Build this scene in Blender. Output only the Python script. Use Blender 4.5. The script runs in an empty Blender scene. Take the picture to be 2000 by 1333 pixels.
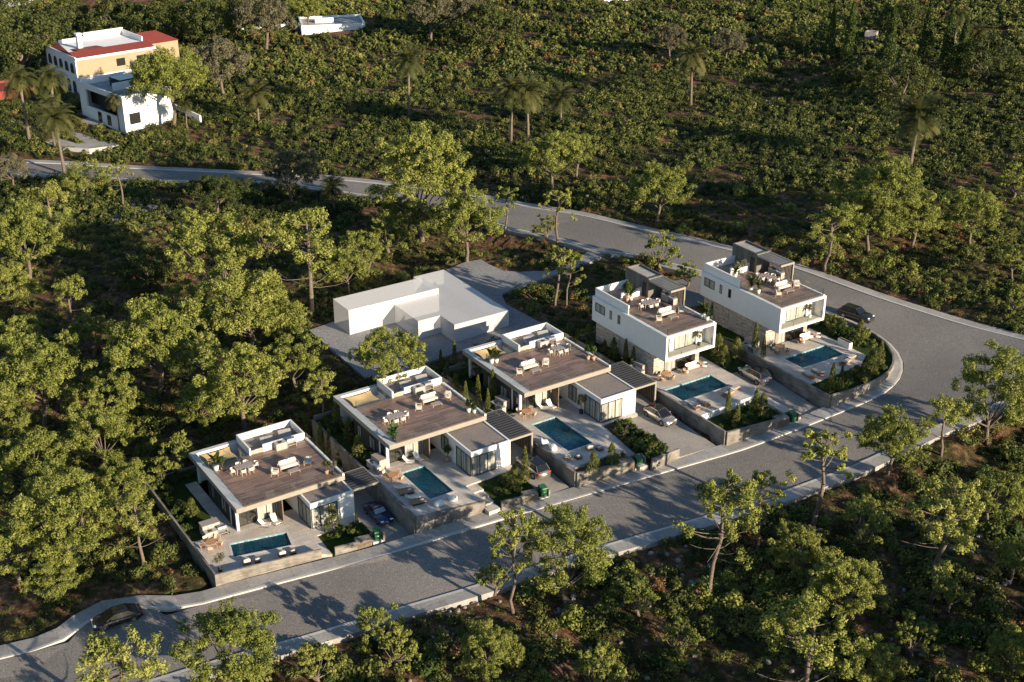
import bpy, bmesh, math, random
import numpy as np
from mathutils import Vector, Matrix
from mathutils.geometry import delaunay_2d_cdt
random.seed(7); rng = np.random.default_rng(7)
scn = bpy.context.scene
C = scn.collection
rad = math.radians

# ---------------------------------------------------------------- camera, world, sun, exposure
CZ = 80.0; FPX = 2535.0; PITCH = rad(25.4)
cam = bpy.data.objects.new('camera', bpy.data.cameras.new('camera')); C.objects.link(cam)
cam.location = (0, 0, CZ); cam.rotation_euler = (rad(90) - PITCH, 0, 0)
cam.data.sensor_width = 36; cam.data.lens = FPX / 2000 * 36; cam.data.clip_end = 9000; cam.data.clip_start = 1
scn.camera = cam
SUN_AZ = rad(-40); SUN_EL = rad(15.5)
w = bpy.data.worlds.new('World'); scn.world = w; w.use_nodes = True
nt = w.node_tree; bg = nt.nodes['Background']
sk = nt.nodes.new('ShaderNodeTexSky'); sk.sky_type = 'NISHITA'; sk.sun_disc = False
sk.sun_elevation = SUN_EL; sk.sun_rotation = math.atan2(math.cos(SUN_AZ), math.sin(SUN_AZ)); sk.altitude = 50; sk.dust_density = .3; sk.ozone_density = 3.0; sk.air_density = 1.2
nt.links.new(sk.outputs[0], bg.inputs[0]); bg.inputs[1].default_value = 0.075
sl = bpy.data.lights.new('sun', 'SUN'); sl.energy = 5.0; sl.angle = rad(0.5); sl.color = (1.0, 0.83, 0.61)
so = bpy.data.objects.new('sun', sl); C.objects.link(so)
sd = Vector((math.cos(SUN_EL) * math.cos(SUN_AZ), math.cos(SUN_EL) * math.sin(SUN_AZ), math.sin(SUN_EL)))
so.rotation_euler = sd.to_track_quat('Z', 'Y').to_euler(); so.location = (60, -50, 90)
scn.view_settings.view_transform = 'Standard'; scn.view_settings.look = 'None'
scn.view_settings.exposure = 1.0; scn.view_settings.gamma = 1.0
scn.cycles.max_bounces = 5; scn.cycles.transparent_max_bounces = 12; scn.cycles.diffuse_bounces = 2
scn.cycles.glossy_bounces = 2; scn.cycles.transmission_bounces = 3; scn.cycles.caustics_reflective = False; scn.cycles.caustics_refractive = False

# ---------------------------------------------------------------- frames: lots share one orientation
YAW = rad(33.2)
UX = np.array([math.cos(YAW), math.sin(YAW), 0.]); UY = np.array([-math.sin(YAW), math.cos(YAW), 0.])
HO = {1: (-30.202, 120.47, -1.63), 2: (-14.097, 129.657, 1.13), 3: (1.524, 140.358, 2.31), 4: (19.487, 147.8, 3.46), 5: (35.002, 154.19, 4.46)}
_fw = np.array([0, math.cos(PITCH), -math.sin(PITCH)]); _up = np.array([0, math.sin(PITCH), math.cos(PITCH)])
def ray(px, py): return _fw + np.array([1., 0, 0]) * (px - 1000) / FPX - _up * (py - 666.5) / FPX
def at(px, py, z):
    r = ray(px, py); P = r * ((z - CZ) / r[2]); P[2] += CZ; return P
def W(i, x, y, z=0.):
    o = HO[i]; P = UX * x + UY * y; return (o[0] + P[0], o[1] + P[1], o[2] + z)
def loc(i, px, py, z=0.):
    P = at(px, py, HO[i][2] + z) - np.array(HO[i]); return float(P @ UX), float(P @ UY)

# ---------------------------------------------------------------- ground height: smooth surface through surveyed points
ctl = []
def cw(i, x, y, z): p = W(i, x, y); ctl.append((p[0], p[1], z))
def cp(px, py, z): p = at(px, py, z); ctl.append((p[0], p[1], z))
cw(1, -5.3, -6.6, -2.3); cw(1, 6.4, -8.4, -2.0); cw(1, 13, -9.4, -1.65); cw(2, -2, -10.2, -.85); cw(2, 6.5, -11.6, -.2); cw(2, 13, -12.6, .05)
cw(3, -1.7, -13.9, .35); cw(3, 5.6, -15.2, .98); cw(3, 12, -16, 1.35); cw(4, -1.4, -14, 1.6); cw(4, 6, -15, 2.2); cw(4, 12.5, -15, 2.6); cw(5, -2.5, -12.6, 2.9)
cw(5, 6, -13.4, 3.5); cw(5, 13, -10.5, 3.9); cw(5, 17.6, -4, 4.1); cw(5, 17.6, 1, 4.2); cw(5, 16, 7, 4.3); cw(5, 13, 17, 4.4)
for (i, x, y, z) in ((1, -5.3, -20, -2.9), (1, 10, -22, -2.2), (2, 3, -25, -1.1), (3, 5, -29, .2), (4, 8, -29, 1.6), (5, 8, -29, 2.6), (5, 25, -14, 4.3)): cw(i, x, y, z)
cw(1, -6, 18, -2.1); cw(1, -6, 6, -2.3); cw(1, 10, 19, -.8); cw(2, 5, 19, 1.0); cw(3, 5, 19, 2.0); cw(3, 14, 19, 2.6); cw(4, 4, 19, 3.2); cw(4, 13, 19, 3.6)
for (px, py, z) in ((0, 1290, -4.6), (170, 1230, -3.6), (300, 1195, -2.9), (1190, 490, 4.0), (1050, 452, 3.5), (960, 420, 3.1), (700, 370, 1.8), (500, 345, 1.0), (300, 330, .3), (45, 325, -.6),
    (1430, 500, 4.7), (1700, 570, 5.0), (2000, 660, 5.3), (2000, 800, 4.8), (1850, 835, 4.2), (603, 646, 2.), (715, 739, 2.), (880, 530, 2.), (850, 600, 2.), (1000, 540, 2.3), (1060, 560, 2.9), (1150, 520, 3.5),
    (0, 500, -1.5), (0, 800, -4), (200, 700, -2.5), (500, 700, .3), (350, 500, .5), (0, 1050, -5), (700, 1333, -4), (1200, 1200, -1.5), (1700, 1100, 1.2), (2000, 1333, -.3), (2000, 1000, 2.8), (0, 1333, -6),
    (1100, 1333, -3.2), (1500, 1333, -1.6), (0, 170, 0), (150, 240, 0), (500, 150, 2.5), (1000, 200, 5), (1500, 200, 7), (2000, 300, 8.5), (0, 0, 3), (700, 0, 7), (1400, 0, 11), (2000, 0, 13), (1200, 330, 4.6), (1600, 380, 6.5)):
    cp(px, py, z)
ctl = np.array(ctl)
def _phi(a, b): return np.sqrt(((a[:, None, :] - b[None, :, :]) ** 2).sum(2)) / 100
_n = len(ctl); _A = np.zeros((_n + 3, _n + 3)); _xy = ctl[:, :2]
_A[:_n, :_n] = _phi(_xy, _xy) - np.eye(_n) * 0.02; _A[:_n, _n] = 1; _A[:_n, _n + 1:] = _xy / 100; _A[_n:, :_n] = _A[:_n, _n:].T
_sol = np.linalg.solve(_A, np.concatenate([ctl[:, 2], [0, 0, 0]]))
def ground(xy):
    xy = np.atleast_2d(np.asarray(xy, float))[:, :2].copy()
    xy[:, 0] = np.clip(xy[:, 0], -230, 230); xy[:, 1] = np.clip(xy[:, 1], 70, 450)
    out = np.empty(len(xy))
    for k in range(0, len(xy), 4000):
        q = xy[k:k + 4000]; out[k:k + 4000] = _phi(q, _xy) @ _sol[:_n] + _sol[_n] + q / 100 @ _sol[_n + 1:]
    return out
def gz(x, y): return float(ground([[x, y]])[0])
def atg(px, py, h=0.):
    z = 2.
    for _ in range(6): P = at(px, py, z + h); z = gz(P[0], P[1])
    P = at(px, py, z + h); return np.array([P[0], P[1], z])
def inpoly(xy, poly):
    xy = np.atleast_2d(xy).astype(float); P = np.asarray(poly, float)[:, :2]; A = P; B = np.roll(P, 1, 0); out = np.zeros(len(xy), bool)
    lo, hi = P.min(0), P.max(0); idx = np.where((xy[:, 0] > lo[0]) & (xy[:, 0] < hi[0]) & (xy[:, 1] > lo[1]) & (xy[:, 1] < hi[1]))[0]
    dy = B[:, 1] - A[:, 1]; dy = np.where(dy == 0, 1e-12, dy); sl_ = (B[:, 0] - A[:, 0]) / dy
    for k in range(0, len(idx), 4000):
        ii = idx[k:k + 4000]; x = xy[ii, 0][:, None]; y = xy[ii, 1][:, None]
        out[ii] = (((A[:, 1] > y) != (B[:, 1] > y)) & (x < sl_ * (y - A[:, 1]) + A[:, 0])).sum(1) % 2 == 1
    return out

# ---------------------------------------------------------------- materials
def newmat(name):
    m = bpy.data.materials.new(name); m.use_nodes = True; nt = m.node_tree; b = nt.nodes['Principled BSDF']; return m, nt, b
def N(nt, t, **kw):
    n = nt.nodes.new('ShaderNode' + t)
    for k, v in kw.items():
        if k in n.inputs: n.inputs[k].default_value = v
        else: setattr(n, k, v)
    return n
def ramp(nt, fac, stops):
    r = N(nt, 'ValToRGB'); e = r.color_ramp.elements
    while len(e) < len(stops): e.new(.5)
    for k, (p, c) in enumerate(stops): e[k].position = p; e[k].color = (*c, 1)
    nt.links.new(fac, r.inputs[0]); return r.outputs[0]
def coords(nt, scale=(1, 1, 1), rot=(0, 0, 0), obj=True):
    t = N(nt, 'TexCoord'); m = N(nt, 'Mapping'); m.inputs['Scale'].default_value = scale; m.inputs['Rotation'].default_value = rot
    nt.links.new(t.outputs['Object'], m.inputs[0]); return m.outputs[0]
def noise(nt, vec, scale, detail=3, rough=.6):
    n = N(nt, 'TexNoise'); n.inputs['Scale'].default_value = scale; n.inputs['Detail'].default_value = detail; n.inputs['Roughness'].default_value = rough
    nt.links.new(vec, n.inputs['Vector']); return n.outputs['Fac']
def mixc(nt, f, a, b, mode='MIX'):
    m = N(nt, 'MixRGB', blend_type=mode)
    for s, v in ((0, f), (1, a), (2, b)):
        if isinstance(v, (int, float)): m.inputs[s].default_value = v
        elif isinstance(v, tuple): m.inputs[s].default_value = (*v, 1)
        else: nt.links.new(v, m.inputs[s])
    return m.outputs[0]
def bump(nt, b, h, s=.3, d=.02):
    n = N(nt, 'Bump'); n.inputs['Strength'].default_value = s; n.inputs['Distance'].default_value = d
    nt.links.new(h, n.inputs['Height']); nt.links.new(n.outputs[0], b.inputs['Normal'])
M = {}
def plain(name, col, rough=.6, metal=0., var=.12, scale=3., spec=.5, coat=0.):
    m, nt, b = newmat(name); v = coords(nt); f = noise(nt, v, scale, 4)
    c = ramp(nt, f, [(.3, tuple(x * (1 - var) for x in col)), (.7, tuple(min(1, x * (1 + var)) for x in col))])
    nt.links.new(c, b.inputs['Base Color']); b.inputs['Roughness'].default_value = rough; b.inputs['Metallic'].default_value = metal
    b.inputs['Specular IOR Level'].default_value = spec; b.inputs['Coat Weight'].default_value = coat
    M[name] = m; return m
def speck(name, cols, scale, rough=.9, big=.05, bigamt=.25):
    m, nt, b = newmat(name); v = coords(nt); f = noise(nt, v, scale, 2, .8)
    c = ramp(nt, f, [(.32, cols[0]), (.5, cols[1]), (.68, cols[2])])
    f2 = noise(nt, v, big, 4); g = ramp(nt, f2, [(.35, (1 - bigamt,) * 3), (.65, (1 + bigamt * .3,) * 3)])
    c = mixc(nt, 1., c, g, 'MULTIPLY'); nt.links.new(c, b.inputs['Base Color']); b.inputs['Roughness'].default_value = rough
    b.inputs['Specular IOR Level'].default_value = .3; bump(nt, b, f, .35, .02); M[name] = m; return m
speck('asphalt', ((.115, .107, .10), (.205, .192, .182), (.34, .32, .30)), 8.5, .95, .06, .22)
speck('gravel_pad', ((.14, .145, .16), (.27, .27, .28), (.42, .41, .41)), 5.5)
speck('roof_gravel', ((.10, .085, .08), (.23, .20, .185), (.42, .37, .34)), 9, .95, .3, .1)
speck('roof_screed', ((.3, .29, .27), (.38, .37, .345), (.45, .44, .41)), 3, .9, .6, .15)
speck('cobble', ((.22, .205, .19), (.31, .29, .265), (.40, .375, .35)), 9, .85, .25, .2)
def brickmat(name, c1, c2, mort, w, h, msize, rough=.8, noise_s=6, offset=.5, rot=0., bias=0., bmp=.2, big=.35):
    m, nt, b = newmat(name); v = coords(nt, rot=(0, 0, rot)); t = N(nt, 'TexBrick'); nt.links.new(v, t.inputs['Vector'])
    t.offset = offset; t.inputs['Scale'].default_value = 1; t.inputs['Brick Width'].default_value = w; t.inputs['Row Height'].default_value = h
    t.inputs['Mortar Size'].default_value = msize; t.inputs['Color1'].default_value = (*c1, 1); t.inputs['Color2'].default_value = (*c2, 1)
    t.inputs['Mortar'].default_value = (*mort, 1); t.inputs['Bias'].default_value = bias; t.inputs['Mortar Smooth'].default_value = .3
    f = noise(nt, v, noise_s, 4); g = ramp(nt, f, [(.3, (.78,) * 3), (.7, (1.12,) * 3)])
    f2 = noise(nt, v, big, 3); g2 = ramp(nt, f2, [(.3, (.8,) * 3), (.7, (1.1,) * 3)])
    c = mixc(nt, 1., t.outputs[0], g, 'MULTIPLY'); c = mixc(nt, 1., c, g2, 'MULTIPLY')
    nt.links.new(c, b.inputs['Base Color']); b.inputs['Roughness'].default_value = rough; bump(nt, b, f, bmp, .01); M[name] = m; return m
brickmat('deck_wood', (.17, .10, .075), (.36, .25, .205), (.06, .04, .035), 2.2, .14, .01, .5, 9, .37)
brickmat('paving', (.50, .45, .40), (.60, .545, .49), (.36, .33, .30), 1.2, .6, .012, .7, 5)
brickmat('sidewalk', (.32, .305, .29), (.41, .395, .375), (.2, .19, .18), 2.4, 4.0, .02, .85, 3, 0., -(rad(28.2)))
brickmat('red_paving', (.42, .13, .07), (.5, .19, .11), (.3, .12, .08), .5, .25, .01)
brickmat('interior_floor', (.45, .34, .22), (.55, .42, .3), (.3, .2, .15), 1.2, .6, .006)
plain('kerbstone', (.52, .50, .47), .8, var=.1); plain('plaster', (.78, .77, .745), .75, var=.035, scale=1.2); plain('fascia', (.29, .265, .22), .7, var=.1, scale=2)
plain('slab_edge', (.50, .50, .50), .75, var=.12); plain('dark_metal', (.035, .036, .04), .45, .2); plain('louver', (.075, .078, .085), .4, .4); plain('louver_light', (.16, .165, .175), .4, .4)
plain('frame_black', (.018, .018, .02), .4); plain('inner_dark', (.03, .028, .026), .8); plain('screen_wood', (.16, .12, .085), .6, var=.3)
plain('wood_door', (.25, .095, .045), .45, var=.3, scale=8); plain('steel', (.55, .55, .57), .25, .9); plain('teak', (.45, .24, .12), .5, var=.25, scale=9)
plain('pale_wood', (.58, .45, .33), .6, var=.15, scale=8); plain('fabric', (.70, .65, .56), .9, var=.06, scale=9); plain('fabric_grey', (.42, .40, .38), .9, var=.1)
plain('white_shell', (.80, .78, .74), .6, var=.03); plain('table_top', (.33, .29, .27), .5, var=.2, scale=7); plain('sail', (.66, .46, .22), .9, var=.06, scale=2)
plain('stone_counter', (.40, .36, .32), .7, var=.2, scale=5); plain('rattan', (.30, .17, .095), .7, var=.25, scale=20); plain('terracotta', (.5, .3, .2), .8)
plain('white_pot', (.8, .78, .74), .6, var=.04); plain('black_pot', (.03, .028, .027), .5); plain('trunk', (.145, .112, .088), .95, var=.45, scale=6); plain('palm_trunk', (.16, .125, .10), .95, var=.4, scale=6)
plain('bin_green', (.02, .115, .04), .45, var=.08); plain('rubber', (.02, .02, .02), .8); plain('white_mark', (.75, .75, .72), .5); plain('towel', (.62, .70, .80), .9)
plain('villa_ochre', (.36, .275, .18), .85, var=.06, scale=.6); plain('villa_white', (.8, .8, .8), .8, var=.04); plain('villa_red', (.22, .04, .028), .8, var=.2, scale=2); plain('soil_bed', (.05, .036, .026), .95, var=.3)
plain('car_blue', (.012, .025, .10), .18, .3, .03, coat=1.); plain('car_bronze', (.42, .37, .31), .25, .75, .03, coat=1.); plain('car_silver', (.52, .48, .44), .22, .8, .03, coat=1.)
plain('car_black', (.012, .012, .013), .22, .2, .03, coat=1.); plain('car_graphite', (.03, .03, .032), .25, .5, .03, coat=1.); plain('glass_dark', (.012, .013, .015), .08, 0, .02); plain('alloy', (.35, .35, .36), .3, .9)
plain('lamp_white', (.85, .87, .9), .15); plain('lamp_red', (.5, .015, .01), .25); plain('pool_blue', (.12, .3, .55), .3); plain('rockmat', (.23, .215, .20), .9, var=.3, scale=2); plain('windscreen', (.30, .34, .38), .1); plain('tan_leather', (.35, .2, .1), .5)
plain('flower', (.32, .05, .30), .8, var=.3)
# board-marked concrete
m, nt, b = newmat('board_concrete'); v = coords(nt, (.35, .35, 7)); f = noise(nt, v, 1.6, 5, .7); v2 = coords(nt); f2 = noise(nt, v2, .7, 4)
c = ramp(nt, f, [(.3, (.13, .115, .10)), (.5, (.245, .22, .19)), (.7, (.37, .335, .29))]); c = mixc(nt, 1., c, ramp(nt, f2, [(.35, (.55,) * 3), (.6, (1.05,) * 3)]), 'MULTIPLY')
nt.links.new(c, b.inputs['Base Color']); b.inputs['Roughness'].default_value = .85; bump(nt, b, f, .3, .02); M['board_concrete'] = m
# stacked stone
m, nt, b = newmat('stone_cladding'); v = coords(nt, (1.6, 1.6, 6)); t = N(nt, 'TexVoronoi'); nt.links.new(v, t.inputs['Vector']); t.inputs['Scale'].default_value = 1.3
c = ramp(nt, t.outputs['Color'], [(.1, (.24, .205, .17)), (.5, (.40, .35, .295)), (.9, (.56, .50, .43))]); nt.links.new(c, b.inputs['Base Color']); b.inputs['Roughness'].default_value = .9
bump(nt, b, t.outputs['Distance'], .5, .04); M['stone_cladding'] = m
# dark ribbed cladding, curtains
def ribbed(name, c0, c1, freq, rough=.8, ax='x', nz=2.):
    m, nt, b = newmat(name); v = coords(nt, (freq, freq, .15)); f = noise(nt, v, 1., 2, .5); f2 = noise(nt, coords(nt), nz, 3)
    c = ramp(nt, f, [(.35, c0), (.65, c1)]); c = mixc(nt, 1., c, ramp(nt, f2, [(.3, (.85,) * 3), (.7, (1.08,) * 3)]), 'MULTIPLY')
    nt.links.new(c, b.inputs['Base Color']); b.inputs['Roughness'].default_value = rough; bump(nt, b, f, .4, .03); M[name] = m
ribbed('dark_cladding', (.025, .021, .02), (.075, .064, .058), 3.2); ribbed('curtain', (.50, .44, .37), (.92, .88, .80), 4.5); ribbed('tower_cladding', (.10, .092, .082), (.17, .158, .14), 2.)
# glass for railings
m, nt, b = newmat('rail_glass'); o = nt.nodes['Material Output']; tr = N(nt, 'BsdfTransparent'); tr.inputs[0].default_value = (.955, .975, .965, 1); gl = N(nt, 'BsdfGlossy'); gl.inputs['Roughness'].default_value = .02
mx = N(nt, 'MixShader'); mx.inputs[0].default_value = .045; nt.links.new(tr.outputs[0], mx.inputs[1]); nt.links.new(gl.outputs[0], mx.inputs[2]); nt.links.new(mx.outputs[0], o.inputs[0]); M['rail_glass'] = m
# window glass over curtains
m, nt, b = newmat('pane_glass'); o = nt.nodes['Material Output']; tr = N(nt, 'BsdfTransparent'); tr.inputs[0].default_value = (.88, .9, .9, 1); gl = N(nt, 'BsdfGlossy'); gl.inputs['Roughness'].default_value = .02
mx = N(nt, 'MixShader'); mx.inputs[0].default_value = .07; nt.links.new(tr.outputs[0], mx.inputs[1]); nt.links.new(gl.outputs[0], mx.inputs[2]); nt.links.new(mx.outputs[0], o.inputs[0]); M['pane_glass'] = m
# frosted white massing block
m, nt, b = newmat('frosted_white'); o = nt.nodes['Material Output']; b.inputs['Base Color'].default_value = (.82, .82, .82, 1); b.inputs['Roughness'].default_value = .6
tr = N(nt, 'BsdfTransparent'); tr.inputs[0].default_value = (.95, .95, .95, 1); mx = N(nt, 'MixShader'); mx.inputs[0].default_value = .42; nt.links.new(b.outputs[0], mx.inputs[1]); nt.links.new(tr.outputs[0], mx.inputs[2]); nt.links.new(mx.outputs[0], o.inputs[0])
f = noise(nt, coords(nt), 6, 3, .8); nt.links.new(ramp(nt, f, [(.35, (.7, .7, .7)), (.6, (.84, .84, .84))]), b.inputs['Base Color']); M['frosted_white'] = m
# pool tile + water
m, nt, b = newmat('pool_tile'); v = coords(nt, (4, 4, 4)); t = N(nt, 'TexVoronoi'); nt.links.new(v, t.inputs['Vector']); t.inputs['Scale'].default_value = 1.2
f = noise(nt, coords(nt), 1.5, 4); c = ramp(nt, t.outputs['Color'], [(.1, (.08, .24, .30)), (.5, (.19, .44, .48)), (.9, (.42, .66, .64))]); c = mixc(nt, 1., c, ramp(nt, f, [(.3, (.6,) * 3), (.7, (1.15,) * 3)]), 'MULTIPLY')
nt.links.new(c, b.inputs['Base Color']); b.inputs['Roughness'].default_value = .5; M['pool_tile'] = m
m, nt, b = newmat('pool_water'); o = nt.nodes['Material Output']; tr = N(nt, 'BsdfTransparent'); tr.inputs[0].default_value = (.50, .86, .93, 1); gl = N(nt, 'BsdfGlossy'); gl.inputs['Roughness'].default_value = .03
lw = N(nt, 'Fresnel'); lw.inputs[0].default_value = 1.33; mx = N(nt, 'MixShader'); nt.links.new(lw.outputs[0], mx.inputs[0]); nt.links.new(tr.outputs[0], mx.inputs[1]); nt.links.new(gl.outputs[0], mx.inputs[2])
df = N(nt, 'BsdfDiffuse'); df.inputs[0].default_value = (.03, .17, .26, 1); m2 = N(nt, 'MixShader'); m2.inputs[0].default_value = .22; nt.links.new(mx.outputs[0], m2.inputs[1]); nt.links.new(df.outputs[0], m2.inputs[2]); nt.links.new(m2.outputs[0], o.inputs[0])
f = noise(nt, coords(nt), 2.2, 3); bn = N(nt, 'Bump'); bn.inputs['Strength'].default_value = .6; bn.inputs['Distance'].default_value = .06; nt.links.new(f, bn.inputs['Height'])
for n_ in (gl, lw): nt.links.new(bn.outputs[0], n_.inputs['Normal'])
M['pool_water'] = m
# leaves: colour per leaf cluster (tint 0..1) and per plant (hue 0..1)
def leafmat(name, stops, var=.5, transl=.25, rough=.65):
    m, nt, b = newmat(name); o = nt.nodes['Material Output']; a = N(nt, 'Attribute'); a.attribute_name = 'tint'; oi = N(nt, 'ObjectInfo')
    ad = N(nt, 'Math', operation='MULTIPLY_ADD'); ad.inputs[1].default_value = .22; nt.links.new(oi.outputs['Random'], ad.inputs[0]); nt.links.new(a.outputs['Fac'], ad.inputs[2])
    sb = N(nt, 'Math', operation='SUBTRACT'); sb.inputs[1].default_value = .11; nt.links.new(ad.outputs[0], sb.inputs[0])
    c = ramp(nt, sb.outputs[0], stops); nt.links.new(c, b.inputs['Base Color']); b.inputs['Roughness'].default_value = rough; b.inputs['Specular IOR Level'].default_value = .25
    t = N(nt, 'BsdfTranslucent'); nt.links.new(c, t.inputs[0]); mx = N(nt, 'MixShader'); mx.inputs[0].default_value = transl
    nt.links.new(b.outputs[0], mx.inputs[1]); nt.links.new(t.outputs[0], mx.inputs[2]); nt.links.new(mx.outputs[0], o.inputs[0]); M[name] = m
leafmat('leaf_pine', [(0, (.07, .095, .018)), (.45, (.195, .225, .046)), (1, (.38, .375, .10))])
leafmat('leaf_tuft', [(0, (.10, .125, .022)), (.5, (.25, .275, .058)), (1, (.45, .435, .13))])
leafmat('leaf_dark', [(0, (.022, .036, .01)), (.5, (.065, .085, .022)), (1, (.15, .155, .04))])
leafmat('leaf_grey', [(0, (.07, .065, .035)), (.5, (.15, .14, .08)), (1, (.25, .23, .14))])
leafmat('leaf_palm', [(0, (.03, .038, .012)), (.5, (.075, .085, .025)), (1, (.17, .155, .05))])
leafmat('leaf_cypress', [(0, (.04, .055, .012)), (.5, (.12, .14, .028)), (1, (.24, .24, .05))])
leafmat('leaf_garden', [(0, (.025, .045, .012)), (.5, (.06, .095, .022)), (1, (.14, .17, .04))])
leafmat('leaf_lush', [(0, (.02, .06, .02)), (.5, (.06, .15, .04)), (1, (.15, .26, .07))])
leafmat('leaf_scrub', [(0, (.02, .03, .008)), (.3, (.06, .08, .02)), (.55, (.125, .145, .035)), (.84, (.25, .245, .065)), (.95, (.19, .125, .055)), (1, (.20, .095, .045))], transl=.2)
# soil and lawn
m, nt, b = newmat('earth'); v = coords(nt); f = noise(nt, v, .14, 6, .7); f2 = noise(nt, v, 1.3, 6, .75)
c1 = ramp(nt, f2, [(.3, (.04, .026, .016)), (.5, (.15, .078, .045)), (.68, (.36, .23, .145))]); c2 = ramp(nt, f2, [(.3, (.014, .016, .008)), (.52, (.04, .04, .016)), (.7, (.12, .09, .045))])
c = mixc(nt, ramp(nt, f, [(.42, (0,) * 3), (.58, (1,) * 3)]), c2, c1); nt.links.new(c, b.inputs['Base Color']); b.inputs['Roughness'].default_value = 1; b.inputs['Specular IOR Level'].default_value = .1; bump(nt, b, f2, .8, .25); M['earth'] = m
m, nt, b = newmat('lawn'); v = coords(nt); f = noise(nt, v, 6, 5, .8); c = ramp(nt, f, [(.3, (.012, .024, .006)), (.6, (.045, .07, .016)), (.8, (.09, .12, .03))]); nt.links.new(c, b.inputs['Base Color']); b.inputs['Roughness'].default_value = 1; b.inputs['Specular IOR Level'].default_value = .1; bump(nt, b, f, 1., .08); M['lawn'] = m

# ---------------------------------------------------------------- mesh helpers
class MB:
    def __init__(s): s.v = []; s.f = []
    def add(s, vs, fs):
        n = len(s.v); s.v += [tuple(p) for p in vs]; s.f += [tuple(i + n for i in f) for f in fs]; return s
    def box(s, x0, x1, y0, y1, z0, z1, rz=0., c=None):
        vs = [(x, y, z) for z in (z0, z1) for x, y in ((x0, y0), (x1, y0), (x1, y1), (x0, y1))]
        if rz:
            cx, cy = c if c else ((x0 + x1) / 2, (y0 + y1) / 2); a, b2 = math.cos(rz), math.sin(rz)
            vs = [(cx + (x - cx) * a - (y - cy) * b2, cy + (x - cx) * b2 + (y - cy) * a, z) for x, y, z in vs]
        return s.add(vs, [(3, 2, 1, 0), (4, 5, 6, 7), (0, 1, 5, 4), (1, 2, 6, 5), (2, 3, 7, 6), (3, 0, 4, 7)])
    def seg(s, p, q, th, z0, z1, z0b=None, z1b=None):  # upright wall between two plan points
        dx, dy = q[0] - p[0], q[1] - p[1]; L = math.hypot(dx, dy); nx, ny = -dy / L * th / 2, dx / L * th / 2
        z0b = z0 if z0b is None else z0b; z1b = z1 if z1b is None else z1b
        vs = [(p[0] - nx, p[1] - ny, z0), (q[0] - nx, q[1] - ny, z0b), (q[0] + nx, q[1] + ny, z0b), (p[0] + nx, p[1] + ny, z0),
              (p[0] - nx, p[1] - ny, z1), (q[0] - nx, q[1] - ny, z1b), (q[0] + nx, q[1] + ny, z1b), (p[0] + nx, p[1] + ny, z1)]
        return s.add(vs, [(3, 2, 1, 0), (4, 5, 6, 7), (0, 1, 5, 4), (1, 2, 6, 5), (2, 3, 7, 6), (3, 0, 4, 7)])
    def tube(s, pts, rs, n=6, cap=True):
        pts = [Vector(p) for p in pts]; base = len(s.v); k = len(pts)
        if not hasattr(rs, '__len__'): rs = [rs] * k
        for i, p in enumerate(pts):
            d = (pts[min(i + 1, k - 1)] - pts[max(i - 1, 0)]).normalized(); a = d.cross(Vector((0, 0, 1)) if abs(d.z) < .9 else Vector((1, 0, 0))).normalized(); b2 = d.cross(a)
            for j in range(n): t = 2 * math.pi * j / n; s.v.append(tuple(p + (a * math.cos(t) + b2 * math.sin(t)) * rs[i]))
        for i in range(k - 1):
            for j in range(n): s.f.append((base + i * n + j, base + i * n + (j + 1) % n, base + (i + 1) * n + (j + 1) % n, base + (i + 1) * n + j))
        if cap: s.f.append(tuple(base + j for j in range(n))[::-1]); s.f.append(tuple(base + (k - 1) * n + j for j in range(n)))
        return s
    def cyl(s, x, y, z0, z1, r, r2=None, n=14): return s.tube([(x, y, z0), (x, y, z1)], [r, r if r2 is None else r2], n)
    def soft(s, cx, cy, cz, rx, ry, rz, e=.45, nu=14, nv=8, tilt=0., yaw=0.):  # cushion: superellipsoid
        base = len(s.v); sg = lambda a, q: math.copysign(abs(a) ** q, a)
        for i in range(nv + 1):
            ph = -math.pi / 2 + math.pi * i / nv
            for j in range(nu):
                th = 2 * math.pi * j / nu; x = rx * sg(math.cos(ph), e) * sg(math.cos(th), e); y = ry * sg(math.cos(ph), e) * sg(math.sin(th), e); z = rz * sg(math.sin(ph), e)
                y, z = y * math.cos(tilt) - z * math.sin(tilt), y * math.sin(tilt) + z * math.cos(tilt); x, y = x * math.cos(yaw) - y * math.sin(yaw), x * math.sin(yaw) + y * math.cos(yaw)
                s.v.append((cx + x, cy + y, cz + z))
        for i in range(nv):
            for j in range(nu): s.f.append((base + i * nu + j, base + i * nu + (j + 1) % nu, base + (i + 1) * nu + (j + 1) % nu, base + (i + 1) * nu + j))
        return s
    def build(s, name, mat, parent=None, smooth=False, label=None):
        me = bpy.data.meshes.new(name); me.from_pydata(s.v, [], s.f); me.update(); me.materials.append(M[mat])
        if smooth: me.polygons.foreach_set('use_smooth', [True] * len(me.polygons))
        o = bpy.data.objects.new(name, me); C.objects.link(o)
        if parent: o.parent = parent
        if label: o['label'] = label
        return o
def tag(o, label=None, cat=None, group=None, kind=None):
    for k, v_ in (('label', label), ('category', cat), ('group', group), ('kind', kind)):
        if v_: o[k] = v_
    return o
def thing(name, label, cat, loc=(0, 0, 0), rz=0., group=None, scale=1.):
    o = bpy.data.objects.new(name, None); C.objects.link(o); o.location = loc; o.rotation_euler = (0, 0, rz); o.scale = (scale,) * 3 if not hasattr(scale, '__len__') else scale; o.empty_display_size = .2
    return tag(o, label, cat, group)
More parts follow.
